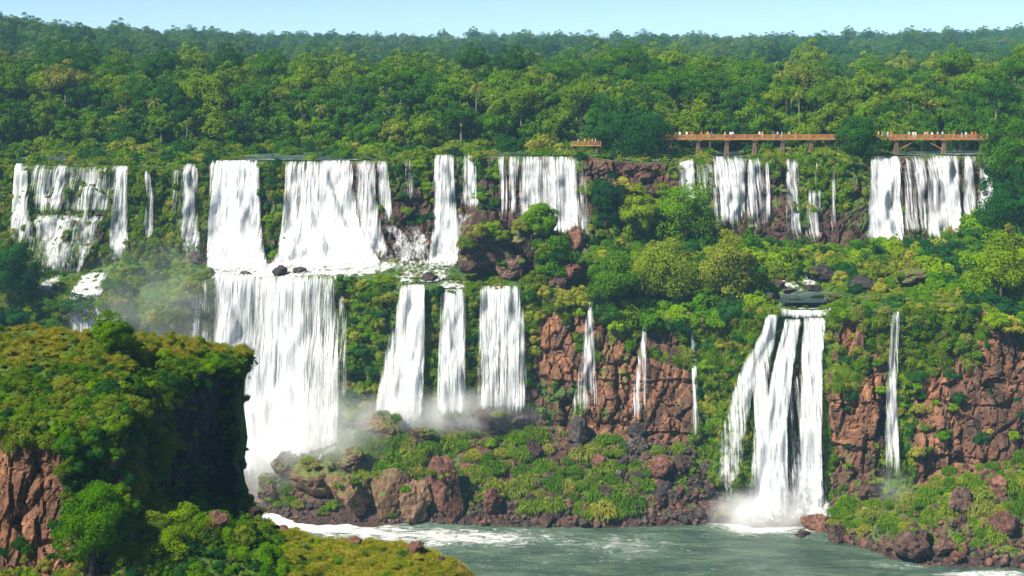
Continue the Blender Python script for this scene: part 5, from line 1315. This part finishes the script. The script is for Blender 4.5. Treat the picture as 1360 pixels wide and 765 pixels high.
# ------------------------------------------------------------------ walkway on piers above the right-hand falls
M['timber'] = mat_plain('orange_painted_timber', (0.40, 0.19, 0.07), 0.7, 0.3, 1.0)
M['pier'] = mat_plain('rusty_concrete_pier', (0.13, 0.08, 0.055), 0.9, 0.4, 1.0)
def box_mesh(name, sx, sy, sz, mat):
    bm = bmesh.new(); bmesh.ops.create_cube(bm, size=1)
    for v in bm.verts: v.co = Vector((v.co.x * sx, v.co.y * sy, v.co.z * sz))
    bmesh.ops.bevel(bm, geom=bm.edges[:], offset=min(sx, sy, sz) * 0.08, segments=1, affect='EDGES')
    me = bpy.data.meshes.new(name); bm.to_mesh(me); bm.free(); me.materials.append(mat); return me
BY = 438.0
def walkway():
    x0 = (874 - CX) / F * BY; x1 = (1316 - CX) / F * BY; L = x1 - x0; zd = zof(183.2, BY)
    e = empty('walkway', ((x0 + x1) / 2, BY, zd)); tag(e, 'long orange elevated walkway on piers above the right-hand falls', 'walkway')
    def part(nm, me, x, y, z, r=(0, 0, 0)):
        o = put(nm, me, None, e); o.location = (x, y, z); o.rotation_euler = r; return o
    part('deck', box_mesh('deck', L, 2.2, 0.16, M['timber']), 0, 0, -0.08)
    bm_ = box_mesh('beam', L, 0.16, 0.34, M['timber'])
    for y in (-0.95, 0.95): part('beam', bm_, 0, y, -0.34)
    rail = box_mesh('rail', L, 0.08, 0.08, M['timber']); mid = box_mesh('rail', L, 0.04, 0.08, M['timber'])
    post = box_mesh('post', 0.10, 0.10, 0.98, M['timber'])
    for y in (-1.05, 1.05):
        part('rail', rail, 0, y, 0.92)
        for zz in (0.3, 0.6): part('rail', mid, 0, y, zz)
        n = int(L / 2.0)
        for i in range(n + 1): part('post', post, -L / 2 + 0.3 + i * (L - 0.6) / n, y, 0.41)
    for px in (890, 927, 965, 1002, 1039, 1077, 1115, 1152, 1190, 1253, 1304):
        X = (px - CX) / F * BY; g_ = ground(X, BY) or 75
        h = zd - 0.66 - g_ + 1.2
        bm = bmesh.new(); bmesh.ops.create_cube(bm, size=1)
        for v in bm.verts:
            k = 0.55 if v.co.z > 0 else 1.0
            v.co = Vector((v.co.x * 1.5 * k, v.co.y * 1.8, v.co.z * h))
        bmesh.ops.bevel(bm, geom=bm.edges[:], offset=0.06, segments=1, affect='EDGES')
        me = bpy.data.meshes.new('pier'); bm.to_mesh(me); bm.free(); me.materials.append(M['pier'])
        pr = part('pier', me, X - (x0 + x1) / 2, 0, -0.66 - h / 2)
        cap = put('cap', box_mesh('cap', 1.7, 2.3, 0.25, M['pier']), None, pr); cap.location = (0, 0, h / 2 - 0.1)
    for px, sgn in ((1205, 1), (1240, -1)):
        X = (px - CX) / F * BY
        part('brace', box_mesh('brace', 6.5, 0.2, 0.2, M['timber']), X - (x0 + x1) / 2, -0.4, -1.9, (0, sgn * -0.5, 0))
    return zd
ZD = walkway()
def lookout():
    Y = 436.0; X = (778 - CX) / F * Y; z = zof(192.5, Y)
    e = empty('lookout', (X, Y, z)); tag(e, 'small wooden lookout platform at the top of the curtain fall', 'lookout')
    def part(nm, me, x, y, zz): o = put(nm, me, None, e); o.location = (x, y, zz)
    part('deck', box_mesh('deck', 8.4, 2.6, 0.25, M['timber']), 0, 0, -0.12)
    for zz in (0.45, 0.8, 1.1): part('rail', box_mesh('rail', 8.4, 0.08, 0.1, M['timber']), 0, -1.25, zz)
    for i in range(6): part('post', box_mesh('post', 0.12, 0.12, 1.1, M['timber']), -4.0 + i * 1.6, -1.25, 0.5)
    for i in (-1, 1): part('pier', box_mesh('pier', 0.8, 1.6, 6.0, M['pier']), i * 3.0, 0, -3.26)
    return z
ZL = lookout()

# ------------------------------------------------------------------ visitors
def person_mesh(pose):
    bm = bmesh.new(); 
    me = bpy.data.meshes.new('person')
    vs = [(0, 0, .95), (0, 0, 1.15), (0, 0, 1.38), (0, .0, 1.50), (0, -.01, 1.60), (0, 0, 1.72)]; rad = [.15, .14, .17, .065, .10, .075]
    ed = [(0, 1), (1, 2), (2, 3), (3, 4), (4, 5)]
    for s_ in (-1, 1):
        st = {0: 0.0, 1: 0.0, 2: 0.16 * s_}[pose]
        b = len(vs); vs += [(s_ * .10, 0, .88), (s_ * .11, -st * .6 - .02, .48), (s_ * .11, -st, .07), (s_ * .12, -st - .14, .04)]; rad += [.10, .07, .05, .045]
        ed += [(0, b), (b, b + 1), (b + 1, b + 2), (b + 2, b + 3)]
        a = len(vs)
        if pose == 1: vs += [(s_ * .21, 0, 1.38), (s_ * .25, -.10, 1.14), (s_ * .18, -.32, 1.12)]
        else: vs += [(s_ * .21, 0, 1.38), (s_ * .27, .03 - st * .5, 1.12), (s_ * .27, -.06 + st * .8, .88)]
        rad += [.06, .048, .04]; ed += [(2, a), (a, a + 1), (a + 1, a + 2)]
    me.from_pydata(vs, ed, []); o = bpy.data.objects.new('p', me); COL.objects.link(o)
    md = o.modifiers.new('s', 'SKIN'); 
    for sv, r in zip(me.skin_vertices[0].data, rad): sv.radius = (r, r * 0.8)
    me.skin_vertices[0].data[0].use_root = True
    o.modifiers.new('u', 'SUBSURF').levels = 1
    dg = bpy.context.evaluated_depsgraph_get(); ev = o.evaluated_get(dg); m2 = bpy.data.meshes.new_from_object(ev); bpy.data.objects.remove(o)
    m2.name = 'person'
    for nm in ('skin', 'shirt', 'trousers', 'hair'): m2.materials.append(M['p_' + nm])
    for p in m2.polygons:
        c = p.center; p.use_smooth = True
        if c.z > 1.49: p.material_index = 3 if (c.z > 1.66 or c.y > 0.03) else 0
        elif abs(c.x) > 0.2 and c.z < 1.2: p.material_index = 0
        elif c.z > 0.93: p.material_index = 1
        elif c.z < 0.07: p.material_index = 3
        else: p.material_index = 2
    return m2
M['p_skin'] = mat_plain('skin', (0.42, 0.25, 0.17)); M['p_hair'] = mat_plain('dark_hair', (0.04, 0.03, 0.02))
M['p_shirt'] = mat_plain('shirt', (0.7, 0.7, 0.7)); M['p_trousers'] = mat_plain('trousers', (0.06, 0.07, 0.12))
SHIRTS = {'white': (0.78, 0.78, 0.76), 'red': (0.6, 0.05, 0.04), 'orange': (0.7, 0.28, 0.06), 'pale blue': (0.3, 0.5, 0.7), 'yellow': (0.7, 0.55, 0.1), 'navy': (0.04, 0.06, 0.16), 'pink': (0.7, 0.35, 0.4)}
SH = {k: mat_plain('shirt_' + k.replace(' ', '_'), v) for k, v in SHIRTS.items()}
TR = [mat_plain('trousers_a', (0.05, 0.06, 0.11)), mat_plain('trousers_b', (0.3, 0.27, 0.2)), mat_plain('trousers_c', (0.55, 0.53, 0.5))]
PM = [person_mesh(i) for i in range(3)]
rngP = np.random.default_rng(5)
spots = [(860 + x / 2.72, 'span') for x in (100, 117, 142, 160, 195, 218, 232, 280, 300, 308, 405, 415, 456, 470, 485, 512, 535)] + [(860 + x / 2.72, 'short') for x in (835, 848, 868, 880, 945, 960, 968, 1003, 1012, 1028, 1048, 1066, 1108, 1135, 1150, 1172, 1185, 1205, 1228)] + [(x, 'look') for x in (768, 777, 782, 787, 791)]
names = list(SHIRTS); pc = {}
WH = {'span': 'on the long walkway span', 'short': 'on the right walkway span', 'look': 'on the small lookout'}
for px, w in spots:
    k = names[int(rngP.choice(len(names), p=[.34, .16, .16, .1, .08, .08, .08]))]
    pc[(k, w)] = pc.get((k, w), 0) + 1
    Y = (BY if w != 'look' else 436.0) + (rngP.choice([-0.78, -0.7, -0.2]))
    pose = 1 if Y < BY - 0.6 and w != 'look' else int(rngP.choice([0, 2]))
    o = put('person', PM[pose]); o.location = ((px - CX) / F * Y, Y, ZD if w != 'look' else ZL)
    sc = 1.04 + 0.12 * rngP.random(); o.scale = (sc * 1.05, sc * 1.05, sc)
    o.rotation_euler = (0, 0, 0.3 * rngP.normal() if pose != 2 else (1.57 if rngP.random() < .5 else -1.57))
    for i, m in ((1, SH[k]), (2, TR[int(rngP.integers(0, 3))])): o.material_slots[i].link = 'OBJECT'; o.material_slots[i].material = m
    tag(o, f'{ordinal(pc[(k, w)])} person in {k} top {WH[w]}, counted from left', 'person', 'visitors ' + WH[w])

# ------------------------------------------------------------------ spray and haze
def mist(loc, rad, dens, label, seed):
    bm = bmesh.new(); bmesh.ops.create_icosphere(bm, subdivisions=3, radius=1)
    me = bpy.data.meshes.new('mist'); bm.to_mesh(me); bm.free()
    o = put('mist', me); o.location = loc; o.scale = rad; tag(o, label, 'mist', kind='stuff')
    b = NT('spray_mist'); p = b.n('TexCoord').outputs['Object']
    ln = b.n('VectorMath', {0: p}, operation='LENGTH').outputs['Value']
    fall = b.remap(ln, 1.0, 0.15, 0, 1)
    nz = b.noise(b.pos(), 0.13, 4, 0.6)
    d = b.math('MULTIPLY', b.math('MULTIPLY', fall, b.remap(nz, 0.3, 0.68, 0.15, 1.0)), dens)
    v = b.n('VolumePrincipled', {'Color': (1.0, 1.0, 1.0, 1), 'Density': d, 'Anisotropy': 0.0})
    b.vol(v.outputs[0]); me.materials.append(b.m)
mist(at(400, 605, 363), (28, 9, 20), 0.2, 'billowing white mist at the foot of the great lower waterfall', 1)
mist(at(1022, 688, 349), (17, 6, 8.5), 0.6, 'white spray cloud where the triple fall meets the river', 2)
mist(at(215, 425, 378), (28, 9, 24), 0.03, 'thin bluish mist over the slope left of the great lower fall', 3)
mist(at(590, 548, 367), (27, 6, 7), 0.2, 'spray along the foot of the three lower falls', 4)
mist(at(1190, 650, 340), (7, 4, 5), 0.07, 'faint spray at the foot of the solitary thin fall', 5)
mist(at(440, 362, 394), (32, 5, 5), 0.12, 'fine spray where the broad upper falls strike the ledge', 6)

def haze():
    x, y0, y1, z0, z1 = 4200, -60, 5200, -8, 152
    V = [(sx * x, y, z) for z in (z0, z1) for sx, y in ((-1, y0), (1, y0), (1, y1), (-1, y1))]
    me = bpy.data.meshes.new('haze'); me.from_pydata(V, [], [(0, 3, 2, 1), (4, 5, 6, 7), (0, 1, 5, 4), (1, 2, 6, 5), (2, 3, 7, 6), (3, 0, 4, 7)])
    o = put('haze', me); tag(o, 'pale blue haze that fades the far forest', 'haze', kind='stuff')
    b = NT('pale_haze'); v = b.n('VolumePrincipled', {'Color': (0.38, 0.72, 1.0, 1), 'Density': 0.00012, 'Anisotropy': 0.0}); b.vol(v.outputs[0]); me.materials.append(b.m)
haze()
